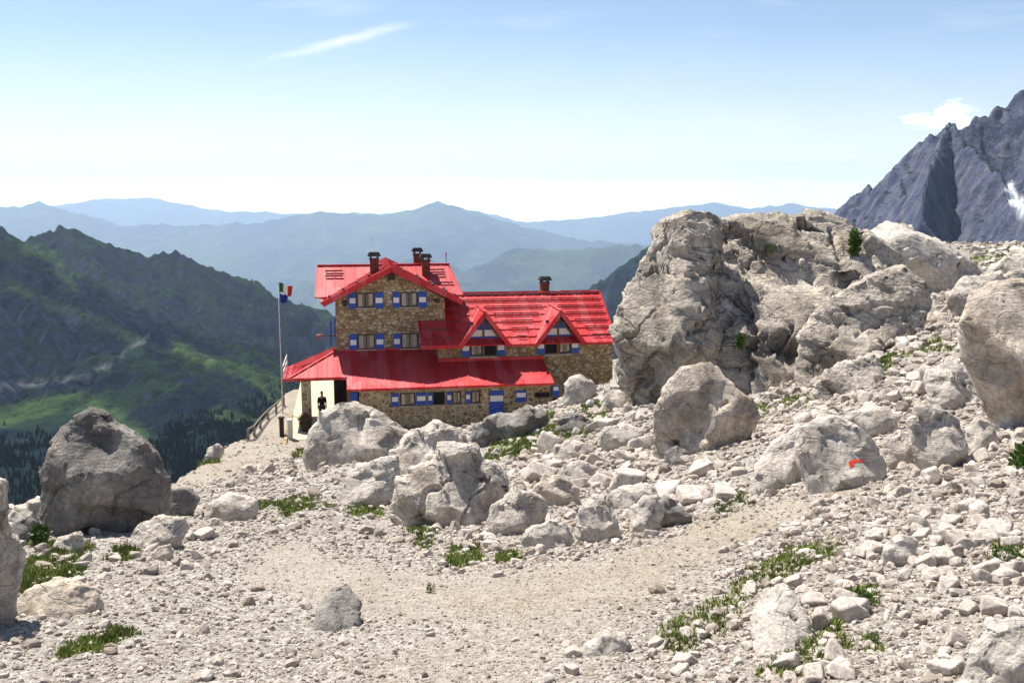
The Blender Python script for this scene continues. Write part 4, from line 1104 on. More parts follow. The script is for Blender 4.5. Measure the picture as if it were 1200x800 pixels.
def seams(mb, a, b, c, d, n, h=0.035, w=0.04):
    """standing seams from edge a-b (top) to edge d-c (bottom)"""
    a, b, c, d = map(Vector, (a, b, c, d)); nn = (b - a).cross(d - a).normalized()
    if nn.z < 0: nn = -nn
    for i in range(n + 1):
        t = i / n; p = a.lerp(b, t) + nn * h * 0.5; q = d.lerp(c, t) + nn * h * 0.5
        mb.bar(p, q, w, h)


# tower gable roof: ridge runs front to back
RZ, EZ = 8.98, 6.98
def tower_plane(u_e, ez, side):
    mb = MB(); mb.slab([(3.4, -0.6, RZ), (u_e, -0.6, ez), (u_e, DV + 0.5, ez), (3.4, DV + 0.5, RZ)], 0.10)
    seams(mb, (3.4, -0.55, RZ), (3.4, DV + 0.45, RZ), (u_e, DV + 0.45, ez), (u_e, -0.55, ez), 16)
    return mb.build('roof', M['red'], hut)
rl = tower_plane(-0.68, 6.95, -1); rr = tower_plane(7.6, 6.95, 1)
mb = MB()
mb.add([], [])
for s, ue in ((-1, -0.68), (1, 7.6)):
    a = Vector((3.4, -0.64, RZ + 0.03)); b = Vector((ue, -0.64, 6.98))
    mb.bar(a + Vector((0, 0, -0.13)), b + Vector((0, 0, -0.13)), 0.07, 0.32)
mb.build('verge_board', M['red'], hut)
for ue in (-0.72, 7.64):
    MB().bar((ue, -0.6, 6.93), (ue, DV + 0.5, 6.93), 0.14, 0.14).build('gutter', M['red'], hut)
# cross roof, ridge parallel to the facade
mb = MB()
c0, c1, rz, ez = -1.05, 7.85, 8.78, 7.12
mb.slab([(c0, 4.4, rz), (c1 - 0.55, 4.4, rz), (c1, 1.1, ez), (c0 - 0.1, 1.1, ez)], 0.09)
mb.slab([(c0, 4.4, rz), (c1 - 0.55, 4.4, rz), (c1, 7.7, ez), (c0 - 0.1, 7.7, ez)], 0.09)
seams(mb, (c0, 4.4, rz), (c1 - 0.55, 4.4, rz), (c1, 1.1, ez), (c0 - 0.1, 1.1, ez), 15)
mb.bar((c0, 4.4, rz + 0.03), (c1 - 0.5, 4.4, rz + 0.03), 0.22, 0.08)
mb.build('cross_roof', M['red'], hut)
mb = MB(); mb.add([(-0.75, 1.25, 7.1), (-0.75, 4.4, 8.66), (-0.75, 7.55, 7.1), (-0.6, 1.25, 7.1), (-0.6, 4.4, 8.66), (-0.6, 7.55, 7.1)], [(0, 1, 2), (5, 4, 3), (0, 3, 4, 1), (1, 4, 5, 2), (0, 2, 5, 3)])
mb.build('gable_board', M['red'], hut)
# snow guards on the tower
def on_left(u): return 6.95 + (u + 0.68) / (3.4 + 0.68) * (RZ - 6.95)
def on_right(u): return 6.95 + (7.6 - u) / (7.6 - 3.4) * (RZ - 6.95)
for u, v in [(-0.3, 0.4), (0.55, 0.45), (1.35, 0.55), (2.1, 0.8), (2.9, 4.0)]:
    MB().bar((u, v - 0.38, on_left(u) + 0.10), (u, v + 0.30, on_left(u) + 0.10), 0.12, 0.12).build('snow_guard_or_shade', M['guard'], hut)
for u, v in [(4.2, 0.9), (4.2, 2.4), (5.1, 0.6), (5.1, 2.2), (5.9, 0.5), (5.9, 2.0), (6.7, 0.4), (6.7, 1.8), (7.25, 0.4)]:
    MB().bar((u, v - 0.5, on_right(u) + 0.10), (u, v + 0.45, on_right(u) + 0.10), 0.11, 0.12).build('snow_guard_or_shade', M['guard'], hut)
def on_cross(v): return ez + (v - 1.1) / 3.3 * (rz - ez)
for u, v in [(0.0, 3.6), (0.0, 3.05), (6.4, 3.6), (6.4, 3.05), (6.8, 2.2)]:
    MB().bar((u - 0.55, v, on_cross(v) + 0.13), (u + 0.55, v, on_cross(v) + 0.13), 0.08, 0.09).build('snow_guard_or_shade', M['guard'], hut)

# wing roof: six overlapping courses of pressed sheets
WT = (2.3, 7.0); WE = (-2.15, 4.40)
def wr(t): return WT[0] + (WE[0] - WT[0]) * t, WT[1] + (WE[1] - WT[1]) * t
def add_course(mb, u0a, u1a, t0, t1, u0b=None, u1b=None):
    v0, z0 = wr(t0); v1, z1 = wr(t1)
    u0b = u0a if u0b is None else u0b; u1b = u1a if u1b is None else u1b
    lift = 0.075
    mb.slab([(u0a, v0, z0 + 0.0), (u1a, v0, z0 + 0.0), (u1b, v1, z1 + lift), (u0b, v1, z1 + lift)], 0.06)
    n = max(1, int((u1a - u0a) / 0.52))
    for i in range(n + 1):
        t = i / n
        mb.bar((u0a + (u1a - u0a) * t, v0, z0 + 0.03), (u0b + (u1b - u0b) * t, v1 + 0.01, z1 + lift + 0.03), 0.05, 0.05)
N = 7
mb = MB()
VAL = [(8.74, 7.28, 10.2), (13.3, 11.84, 14.76)]      # dormer feet
for k in range(N):
    t0, t1 = k / N, (k + 1) / N
    v1, z1 = wr(t1)
    add_course(mb, 6.5 if k < 3 else 4.98, 16.8, t0, t1 + 0.01)
v, z = wr(0)
mb.bar((6.7, v, z + 0.08), (16.8, v, z + 0.08), 0.26, 0.10)
mb.slab([(6.6, 2.3, 6.98), (16.8, 2.3, 6.98), (16.8, 6.7, 4.4), (6.6, 6.7, 4.4)], 0.08)
mb.build('wing_roof', M['red'], hut)
MB().bar((16.83, WT[0], WT[1] + 0.02), (16.83, WE[0], WE[1] + 0.06), 0.06, 0.2).build('verge_board', M['red'], hut)
MB().bar((4.98, WE[0] - .02, WE[1] - 0.02), (7.3, WE[0] - .02, WE[1] - 0.02), 0.1, 0.22).build('eaves_board', M['red'], hut)
MB().bar((10.25, WE[0] - .02, WE[1] - 0.02), (11.8, WE[0] - .02, WE[1] - 0.02), 0.1, 0.16).build('eaves_board', M['red'], hut)
MB().bar((14.8, WE[0] - .02, WE[1] - 0.02), (16.8, WE[0] - .02, WE[1] - 0.02), 0.1, 0.16).build('eaves_board', M['red'], hut)
# dark snow bars on each course also paint its step-edge shadow; dormers break them
def guard(u0, u1, t):
    v, z = wr(t); MB().bar((u0, v - 0.09, z + 0.13), (u1, v - 0.09, z + 0.13), 0.05, 0.055).build('snow_guard_or_shade', M['guard'], hut)
guard(7.0, 9.6, 0.02) if False else None
for a, b in ((7.6, 12.9), (14.3, 16.2)):
    MB().bar((a, 2.34, 7.13), (b, 2.34, 7.13), 0.10, 0.07).build('ridge_bar', M['guard'], hut)
guard(6.9, 16.6, 1 / N); guard(7.0, 8.2, 2 / N); guard(9.2, 12.8, 2 / N); guard(13.8, 16.6, 2 / N); guard(7.1, 7.9, 3 / N + .01); guard(9.6, 12.4, 3 / N); guard(14.2, 16.6, 3 / N)
guard(6.75, 7.4, 4 / N); guard(10.0, 12.0, 4 / N); guard(14.6, 16.6, 4 / N); guard(5.2, 7.0, 5 / N); guard(10.5, 11.6, 5 / N); guard(15.1, 16.6, 5 / N); guard(5.4, 7.0, 6.2 / N); guard(10.75, 11.35, 6.1 / N); guard(15.4, 16.6, 6.1 / N)

# dormer roofs
for cu, u0, u1 in VAL:
    mb = MB(); zr = 6.42; fv = -2.35
    # where the dormer ridge meets the wing slope
    vr = WT[0] + (WE[0] - WT[0]) * ((WT[1] - zr) / (WT[1] - WE[1]))
    for ue in (u0, u1):
        ve, ze = -2.2, 4.55
        mb.slab([(cu, fv, zr), (ue, fv, 4.45), (ue, ve + 0.12, 4.5), (cu, vr + 0.1, zr)], 0.07)
        seams(mb, (cu, fv, zr), (cu, vr, zr), (ue, ve + 0.1, 4.5), (ue, fv, 4.45), 3)
    mb.bar((cu, fv, zr + 0.03), (cu, vr + 0.1, zr + 0.03), 0.16, 0.06)
    o = mb.build('dormer_roof', M['red'], hut)
    mb = MB()
    for ue in (u0 - 0.02, u1 + 0.02):
        mb.bar((cu, fv - 0.03, zr - 0.10), (ue, fv - 0.03, 4.36), 0.07, 0.26)
    mb.build('verge_board', M['red'], o)
    MB().tube([(cu - 0.72, fv + 0.6, 5.62), (cu - 0.72, fv + 0.6, 5.80)], 0.10, 10).build('vent', M['guard'], o)

# pent roof over the ground floor
def pent(v): return 3.95 + v * (3.95 - 2.44) / 4.3
mb = MB()
mb.slab([(0.0, 0.0, pent(0)), (6.05, 0.0, pent(0)), (6.05, -1.5, pent(-1.5)), (12.3, -1.5, pent(-1.5)), (12.45, -4.3, pent(-4.3)), (0.62, -4.3, pent(-4.3)), (0.62, -2.95, pent(-2.95)), (0.0, -2.95, pent(-2.95))], 0.08)
for i in range(24):
    u = 0.1 + i * 0.535
    if u > 12.3: break
    v0 = -0.03 if u < 6.0 else -1.53
    v1 = -4.28 if u > 0.66 else -2.93
    mb.bar((u, v0, pent(v0) + 0.025), (u, v1, pent(v1) + 0.025), 0.04, 0.04)
mb.build('pent_roof', M['red'], hut)
mb = MB(); mb.bar((0.6, -4.34, 2.40), (12.48, -4.34, 2.40), 0.12, 0.14); mb.bar((12.47, -4.3, 2.42), (12.32, -1.5, 3.40), 0.06, 0.16)
mb.build('gutter', M['red'], hut)
MB().bar((6.0, -1.56, 3.50), (12.4, -1.56, 3.50), 0.12, 0.20).build('flashing', M['red'], hut)
MB().bar((0.2, -0.05, 4.0), (6.0, -0.05, 4.0), 0.10, 0.10).build('flashing', M['red'], hut)
# hipped porch roof on the left
mb = MB()
hz1 = pent(-2.95)
mb.slab([(0.0, 0.02, pent(0)), (0.0, -2.95, hz1), (-2.6, -2.95, hz1)], 0.07)
mb.slab([(0.0, 0.02, pent(0)), (-2.6, -2.95, hz1), (-2.6, 1.6, hz1), (0.0, 1.6, pent(0))], 0.07)
for k in range(1, 5):
    u = -2.6 * k / 5; zt = pent(-2.95 * k / 5)
    mb.bar((u, -2.95 * k / 5, zt + 0.03), (u, -2.93, hz1 + 0.03), 0.04, 0.04)
for k in range(0, 9):
    v = -2.4 + k * 0.5; t = 1.0 if v >= 0 else 1 + v / 2.95
    mb.bar((-2.58, v, hz1 + 0.03), (-2.6 + 2.6 * (t if v < 0 else 1.0), v, hz1 + (pent(0) - hz1) * (t if v < 0 else 1) + 0.03), 0.04, 0.04)
mb.bar((0.0, 0.0, pent(0) + 0.04), (-2.6, -2.95, hz1 + 0.04), 0.10, 0.06)
mb.build('porch_roof', M['red'], hut)
mb = MB(); mb.bar((-2.66, -2.99, hz1 - 0.04), (0.64, -2.99, hz1 - 0.04), 0.10, 0.12); mb.bar((-2.64, -2.95, hz1 - 0.04), (-2.64, 1.6, hz1 - 0.04), 0.10, 0.12)
mb.build('gutter', M['red'], hut)
# porch: red beam, stone pillar, dark entrance, windows of the recess
MB().bar((-2.85, -2.7, 2.78), (0.7, -2.7, 2.78), 0.14, 0.14).build('beam', M['red'], hut)
MB().box(-1.95, -1.42, -2.9, -2.4, -0.1, 2.72).build('pillar', M['wall_pale'], hut)
MB().box(0.62, 0.78, -3.3, -3.14, 0.0, 2.5).build('post', M['wood'], hut)
MB().box(-0.15, 0.045, -0.6, 0.6, 0, 2.75).box(0.0452, 0.62, -0.05, -0.01, 0.001, 2.75).build('entrance_wall', M['wood_dark'], hut)
dr = MB().box(0.70, 1.296, -3.2, -0.3, 0.0, 2.5).build('entrance_recess', M['dark'], hut)
MB().box(0.78, 1.22, -3.26, -3.205, 0.05, 2.05).build('door', M['blue'], hut)
MB().box(-2.65, 0.04, -5.6, 13.0, -0.6, -0.0).build('porch_floor', M['pale_floor'], hut)
# retaining wall and cream post at the terrace edge
MB().box(-2.85, -2.655, -7.4, 0.5, -1.5, 0.10).build('retaining_wall', M['wall'], hut)

# balcony rail left of the porch roof
rl_ = MB()
for u, v in [(-2.95, -2.6), (-2.95, -0.6), (-2.95, 1.4)]: rl_.bar((u, v, 2.85), (u, v, 3.6), 0.05, 0.05)
for z in (3.2, 3.58): rl_.bar((-2.95, -2.6, z), (-2.95, 1.4, z), 0.05, 0.05)
bal = rl_.build('balcony_rail', M['metal_pale'], hut)
MB().box(-3.0, -2.655, -2.7, 1.6, 2.70, 2.85).build('balcony_deck', M['red'], hut)

# windows -------------------------------------------------------------------------------------------


def shutter(parent, u0, u1, z0, z1, v, wb=(0.34, 0.66), label=None):
    h = z1 - z0
    mb = MB().box(u0, u1, v - 0.05, v, z0, z1)
    for z in (z0 + 0.02, z1 - 0.06): mb.box(u0 + .03, u1 - .03, v - 0.065, v - 0.0502, z, z + .04)
    s = mb.build('shutter', M['blue'], parent)
    MB().box(u0 + 0.045, u1 - 0.045, v - 0.058, v - 0.0505, z0 + h * wb[0], z0 + h * wb[1]).build('white_panel', M['white'], s)
    return s


def window(u0, u1, z0, z1, v, panes=2, shut=True, sw=0.5, dark=False, wb=(0.34, 0.66), sill=True, fr=None):
    mb = MB(); t = 0.06
    mb.box(u0, u1, v - 0.035, v - 0.004, z0, z0 + t).box(u0, u1, v - 0.035, v - 0.004, z1 - t, z1)
    mb.box(u0, u0 + t, v - 0.034, v - 0.004, z0 + t, z1 - t).box(u1 - t, u1, v - 0.034, v - 0.004, z0 + t, z1 - t)
    for i in range(1, panes):
        u = u0 + (u1 - u0) * i / panes; mb.box(u - 0.025, u + 0.025, v - 0.033, v - 0.004, z0 + t, z1 - t)
    w = mb.build('window', fr or M['wood_dark'], hut)
    MB().box(u0 + t, u1 - t, v - 0.012, v - 0.003, z0 + t, z1 - t).build('pane', M['dark'] if dark else M['glass'], w)
    if not dark:
        n = 2; g = (u1 - u0 - 2 * t)
        MB().box(u0 + t + 0.03, u0 + t + g * 0.30, v - 0.0145, v - 0.0122, z0 + t, z1 - t).build('curtain', M['curtain'], w)
        MB().box(u1 - t - g * 0.28, u1 - t - 0.03, v - 0.0145, v - 0.0122, z0 + t + .1, z1 - t).build('curtain', M['curtain'], w)
    if sill: MB().box(u0 - 0.08, u1 + 0.08, v - 0.12, v - 0.002, z0 - 0.07, z0 - 0.003).build('sill', M['concrete'], w)
    return w


# tower: two rows of two
for (z0, z1) in ((6.50, 7.46), (3.98, 4.96)):
    window(1.32, 2.36, z0 + 0.05, z1 - 0.02, 0.0); shutter(hut, 0.84, 1.29, z0, z1, -0.01); shutter(hut, 2.40, 2.90, z0, z1, -0.01)
    window(3.92, 4.96, z0 + 0.05, z1 - 0.02, 0.0); shutter(hut, 3.46, 3.89, z0, z1, -0.01); shutter(hut, 5.0, 5.5, z0, z1, -0.01)
for u in (0.62, 6.1): MB().box(u - 0.14, u + 0.14, -0.5, -0.005, 6.72 + (0.1 if u > 3 else 0), 7.0).build('beam_end', M['wood_dark'], hut)
MB().box(3.2, 3.6, -0.5, -0.005, 8.22, 8.62).build('beam_end', M['wood_dark'], hut)
# ground floor row
Z0, Z1 = 1.24, 1.98
shutter(hut, 3.12, 3.55, Z0, Z1, -3.51, (0.36, 0.72)); window(3.62, 4.5, Z0, Z1, -3.5, 1)
shutter(hut, 4.55, 5.12, Z0, Z1, -3.51, (0.36, 0.72)); shutter(hut, 5.2, 5.5, Z0, Z1, -3.51, (0.36, 0.72)); window(5.52, 6.2, Z0, Z1, -3.5, 1, dark=True)
shutter(hut, 6.3, 6.6, Z0, Z1, -3.51, (0.36, 0.72)); window(6.64, 7.15, Z0, Z1, -3.5, 1)
shutter(hut, 7.4, 7.7, Z0, Z1, -3.51, (0.36, 0.72)); window(7.74, 8.25, Z0, Z1, -3.5, 1)
d = MB().box(8.8, 9.66, -3.54, -3.505, 0.02, 1.96)
for k in range(1, 6): d.box(8.8 + k * 0.143, 8.81 + k * 0.143, -3.548, -3.5402, 0.04, 1.94)
d = d.build('door', M['blue'], hut)
MB().box(8.84, 9.62, -3.556, -3.549, 1.32, 1.66).build('white_panel', M['white'], d)
MB().box(9.52, 9.58, -3.60, -3.557, 0.92, 1.0).build('handle', M['guard'], d)
shutter(hut, 10.36, 11.0, 1.22, 1.92, -3.51, (0.42, 0.80))
window(11.5, 12.4, 1.45, 1.75, -3.5, 2, dark=True, sill=False)
sh = MB().box(12.55, 12.95, -3.62, -3.57, 1.50, 2.14).build('shutter', M['blue'], hut)
MB().box(12.60, 12.90, -3.628, -3.6205, 1.86, 2.08).build('white_panel', M['white'], sh)
MB().box(12.45, 12.7, -3.57, -3.50, 1.55, 2.1).build('shutter_arm', M['guard'], hut)
# dormer windows
for cu, _, _ in VAL:
    v = -1.53; zb = 3.72 if cu < 10 else 3.74
    zt = 4.72
    ws = []
    for s, dk_ in ((-1, cu > 10), (1, cu < 10)):
        u0, u1 = (cu - 0.78, cu - 0.06) if s < 0 else (cu + 0.06, cu + 0.78)
        window(u0, u1, zb, zt, v - 0.002, 1, dark=dk_, sill=False)
        # blue and white triangle light above
        def tri(x): return 5.92 - abs(x - cu) * 1.25
        a, b = (u0 - 0.05, u1) if s < 0 else (u0, u1 + 0.05)
        z_lo = zt + 0.02
        zm = zt + 0.34
        def clipu(z): return (5.92 - z) / 1.25
        mb = MB()
        def pan(zl, zh, dv, shrink=0.0):
            xs = []
            wl, wh = min(clipu(zl), 0.86) - shrink, min(clipu(zh), 0.86) - shrink
            lo, hi = 0.07, 0.07
            p = [(cu + s * lo, zl), (cu + s * wl, zl), (cu + s * max(wh, lo + .01), zh), (cu + s * lo, zh)]
            return [(a_, v - dv, b_) for a_, b_ in p] + [(a_, v - 0.004, b_) for a_, b_ in p]
        fc = [(0, 1, 2, 3), (7, 6, 5, 4), (0, 4, 5, 1), (1, 5, 6, 2), (2, 6, 7, 3), (3, 7, 4, 0)]
        o = MB().add(pan(z_lo, 5.80, 0.04), fc).build('gable_shutter', M['blue'], hut)
        MB().add(pan(z_lo + 0.14, z_lo + 0.52, 0.052, 0.06), fc).build('white_panel', M['white'], o)
    shutter(hut, cu - 1.30, cu - 0.82, zb - 0.03, zb + 0.92, v, (0.36, 0.68)); shutter(hut, cu + 0.82, cu + 1.30, zb - 0.03, zb + 0.92, v, (0.36, 0.68))
    MB().box(cu - 0.055, cu + 0.055, v - 0.09, v - 0.004, zb - 0.05, 6.1).build('post', M['wood'], hut)
    MB().box(cu - 0.85, cu + 0.85, v - 0.13, v - 0.004, zb - 0.14, zb - 0.055).build('sill', M['concrete'], hut)
# shutter seen edge-on and lamp bracket on the tower's left wall
s = MB().box(W0 - 0.10, W0 - 0.04, 3.0, 3.7, 4.35, 5.6).build('shutter', M['blue'], hut)
window_l = MB().box(W0 - 0.03, W0 - 0.004, 3.75, 4.7, 4.45, 5.5).build('window', M['glass'], hut)
s = MB().box(W0 - 0.36, W0 - 0.28, 0.9, 1.5, 4.15, 5.65).build('shutter', M['blue'], hut)
lm = MB().bar((W0, 1.2, 4.72), (W0 - 0.9, 1.2, 4.72), 0.05, 0.05).build('wall_lamp', M['guard'], hut)
MB().tube([(W0 - 0.85, 1.2, 4.78), (W0 - 0.95, 1.2, 4.75), (W0 - 1.15, 1.2, 4.70)], 0.06, 12, 0.13).build('lamp_shade', M['orange'], lm)


def chimney(u, v, zb, zt, w=0.5, cap=0.72):
    o = MB().box(u - w / 2, u + w / 2, v - w / 2, v + w / 2, zb, zt).build('chimney', M['brick'], hut)
    MB().box(u - w / 2 - .04, u + w / 2 + .04, v - w / 2 - .04, v + w / 2 + .04, zt - 0.06, zt + .04).build('collar', M['brick'], o)
    c = MB(); h = cap / 2
    c.box(u - h, u + h, v - h, v + h, zt + 0.16, zt + 0.24)
    c.add([(u - h, v - h, zt + .2402), (u + h, v - h, zt + .2402), (u + h, v + h, zt + .2402), (u - h, v + h, zt + .2402), (u - h * .75, v - h * .75, zt + .42), (u + h * .75, v - h * .75, zt + .42), (u + h * .75, v + h * .75, zt + .42), (u - h * .75, v + h * .75, zt + .42)],
          [(0, 3, 2, 1), (4, 5, 6, 7), (0, 1, 5, 4), (1, 2, 6, 5), (2, 3, 7, 6), (3, 0, 4, 7)])
    for a in (-1, 1):
        for b in (-1, 1): c.box(u + a * w * .38 - .05, u + a * w * .38 + .05, v + b * w * .38 - .05, v + b * w * .38 + .05, zt + .041, zt + .1598)
    c.build('chimney_cap', M['slate'], o)
chimney(2.45, 1.6, 8.1, 9.36, 0.52, 0.78)
chimney(5.35, 5.2, 8.0, 9.40, 0.50, 0.72)
chimney(5.75, 3.4, 7.4, 9.12, 0.50, 0.74)
chimney(13.35, 2.9, 6.5, 7.62, 0.52, 0.78)
rod = MB().tube([(7.15, 4.4, 8.7), (7.15, 4.4, 9.4)], 0.025, 6).build('lightning_rod', M['guard'], hut)
MB().tube([(7.15, 4.4, 9.401), (7.15, 4.4, 9.55)], 0.06, 8, 0.03).build('rod_tip', M['red'], rod)

# ------------------------------------------------------------------ things around the hut
o = MB().box(-0.11, 0.11, -0.11, 0.11, -1.2, 1.05).box(-0.15, 0.15, -0.15, 0.15, 1.051, 1.14).build('gatepost', M['wood_dark'], None, hut_pt(-3.0, -4.6, -0.05), bevel=0.01)
tag(o, 'dark wooden post at the corner of the terrace beside the road', 'post')
o = MB().box(-0.12, 0.12, -0.13, 0.13, -0.4, 1.05).box(-0.16, 0.16, -0.17, 0.17, 1.051, 1.12).build('bollard', M['metal_pale'], None, hut_pt(-2.5, -5.3, -0.02), bevel=0.02)
tag(o, 'cream stub pillar at the terrace corner between the dark post and the grey boulder', 'bollard')

# potted flowers in front of the pillar
o = empty('flower_tub', hut_pt(-1.75, -3.6, 0.0), YAW); tag(o, 'dark tub of deep red flowers in front of the porch pillar', 'flower tub')
mb = MB(); prof = [(0.0, 0.0), (0.24, 0.0), (0.33, 0.42), (0.36, 0.42), (0.36, 0.48), (0.29, 0.48), (0.28, 0.40), (0.0, 0.40)]
n = 16; vs = [(r * math.cos(2 * math.pi * k / n), r * math.sin(2 * math.pi * k / n), z) for r, z in prof for k in range(n)]
mb.add(vs, [(i * n + k, i * n + (k + 1) % n, (i + 1) * n + (k + 1) % n, (i + 1) * n + k) for i in range(len(prof) - 1) for k in range(n)]); mb.build('tub', M['wood_dark'], o)


def leafball(name, mat, parent, n, c, r, size, seed, up=0.3, mat2=None):
    g = np.random.default_rng(seed); D = g.normal(size=(n, 3)); D /= np.linalg.norm(D, axis=1)[:, None]
    R = g.uniform(0.35, 1.0, n) ** 0.6
    lump = 1 + 0.35 * pnoise(D * 2.2 + seed)
    P = np.array(c) + D * R[:, None] * lump[:, None] * np.array(r)
    A = D * 0.8 + g.normal(size=(n, 3)) * 0.6; A[:, 2] += up; A /= np.linalg.norm(A, axis=1)[:, None]
    Bv = np.cross(A, g.normal(size=(n, 3))); Bv /= np.linalg.norm(Bv, axis=1)[:, None]
    s = size * g.uniform(0.6, 1.4, n)[:, None]
    V = np.stack([P, P + A * s * 0.5 + Bv * s * 0.3, P + A * s, P + A * s * 0.5 - Bv * s * 0.3], 1).reshape(-1, 3)
    F = np.arange(4 * n).reshape(-1, 4)
    return link(name, mesh_np(name, V, F, mat, smooth=False), parent)


leafball('leaves', M['leaf'], o, 500, (0, 0, 0.62), (0.34, 0.34, 0.26), 0.10, 3)
leafball('blossoms', M['flower'], o, 420, (0, 0, 0.68), (0.40, 0.40, 0.32), 0.08, 4)

# flagpole and flags
fp = at(330, 447, 60.0); fz = HUT[2] - 0.7
pole_top = at(330, 331, 60.0)[2]
o = empty('flagpole', (fp[0], fp[1], fz)); tag(o, 'tall thin pale flagpole at the left end of the hut', 'flagpole')
H = pole_top - fz
MB().tube([(0, 0, 0), (0, 0, H * 0.5), (0, 0, H)], 0.042, 10, 0.025).build('pole', M['metal_pale'], o, smooth=True)
MB().box(-0.25, 0.25, -0.25, 0.25, -0.4, 0.12).build('footing', M['concrete'], o)
bm = bmesh.new(); bmesh.ops.create_uvsphere(bm, u_segments=12, v_segments=8, radius=0.07); bmesh.ops.translate(bm, verts=bm.verts, vec=(0, 0, H + 0.05))
me = bpy.data.meshes.new('finial'); bm.to_mesh(me); bm.free(); me.materials.append(M['metal_pale']); link('finial', me, o)


def flag(name, label, w, h, ztop, bands, seed, droop=0.2):
    root = empty(name, (fp[0] + 0.05, fp[1], fz)); tag(root, label, 'flag')
    nu, nv = 24, 10
    for bi, (mat, u0, u1) in enumerate(bands):
        vs = []; fs = []
        m = max(4, int(nu * (u1 - u0)))
        for i in range(m + 1):
            t = u0 + (u1 - u0) * i / m
            for j in range(nv + 1):
                s = j / nv
                x = w * t * (1 - 0.10 * s * t); y = 0.10 * math.sin(t * 8 + s * 1.6 + seed) * t ** 0.5 + 0.05 * math.sin(t * 15 + seed)
                z = ztop - h * s * (1 - 0.06 * math.sin(t * 6 + seed)) - droop * t * t + 0.05 * math.sin(t * 7 + seed)
                vs.append((x, y, z))
        for i in range(m):
            for j in range(nv): a = i * (nv + 1) + j; fs.append((a, a + nv + 1, a + nv + 2, a + 1))
        me = bpy.data.meshes.new('stripe'); me.from_pydata(vs, [], fs)
        for p in me.polygons: p.use_smooth = True
        me.materials.append(M[mat]); ob = link('stripe', me, root)
        sm = ob.modifiers.new('cloth', 'SOLIDIFY'); sm.thickness = 0.006
    return root


flag('italian_flag', 'green, white and red striped flag at the top of the flagpole', 0.80, 0.60, H - 0.05, [('flag_green', 0, 0.34), ('flag_white', 0.34, 0.66), ('flag_red', 0.66, 1.0)], 0.3, 0.22)
flag('blue_flag', 'plain dark blue flag hanging under the striped one on the flagpole', 0.56, 0.52, H - 0.68, [('flag_blue', 0, 1.0)], 1.9, 0.04)

# road railing along the outer edge
ro = empty('railing', (0, 0, 0)); tag(ro, 'curved wooden guard rail on the outer edge of the gravel road', 'railing')
rp = [(291, 516, 51), (298, 507, 53.5), (305, 499, 56), (314, 493, 58.5), (324, 490, 60.5), (333, 488, 62)]
base = [at(*q) for q in rp]; gz = ground(np.array([b[0] for b in base]), np.array([b[1] for b in base]), False)
tops = []
org = (base[0][0], base[0][1], gz[0]); ro.location = org
for b, z in zip(base, gz):
    p = Vector((b[0] - org[0], b[1] - org[1], z - org[2])); tops.append(p + Vector((0, 0, 0.60)))
    MB().box(p.x - 0.06, p.x + 0.06, p.y - 0.06, p.y + 0.06, p.z - 0.3, p.z + 0.58).build('post', M['metal_brown'], ro)
MB().tube([tops[0] + (tops[0] - tops[1]) * 0.1] + tops, 0.045, 8).build('top_rail', M['metal_brown'], ro)
MB().tube([t - Vector((0, 0, 0.35)) for t in tops], 0.035, 8).build('middle_rail', M['metal_brown'], ro)

# cairn block with a thin rod on the mound, below the leaning block
o = empty('marker_block', (0, 0, 0)); q = at(724, 457, 42); o.location = (q[0], q[1], q[2]); tag(o, 'pale squared block with a thin leaning rod stuck in it, beneath the leaning limestone block', 'marker block')
MB().add([(-0.42, -0.3, -0.4), (0.45, -0.3, -0.4), (0.40, -0.25, 0.18), (-0.36, -0.25, 0.20), (-0.42, 0.3, -0.4), (0.45, 0.3, -0.4), (0.38, 0.22, 0.40), (-0.30, 0.22, 0.46)],
         [(0, 1, 2, 3), (7, 6, 5, 4), (0, 4, 5, 1), (1, 5, 6, 2), (2, 6, 7, 3), (3, 7, 4, 0)]).build('block', M['rock_white'], o, bevel=0.03)
MB().tube([(-0.05, 0, 0.3), (-0.22, 0, 1.25)], 0.018, 6).build('rod', M['metal_pale'], o)


# ------------------------------------------------------------------ person
def skinned(name, joints, edges, radii, mat, parent, root=0, sub=2):
    me = bpy.data.meshes.new(name); me.from_pydata(joints, edges, []); ob = link(name, me, parent)
    sk = ob.modifiers.new('skin', 'SKIN'); sk.use_smooth_shade = True
    for i, r in enumerate(radii):
        sv = me.skin_vertices[0].data[i]; sv.radius = r if isinstance(r, tuple) else (r, r); sv.use_root = (i == root)
    sb = ob.modifiers.new('sub', 'SUBSURF'); sb.levels = sub; sb.render_levels = sub
    me.materials.append(mat); return ob


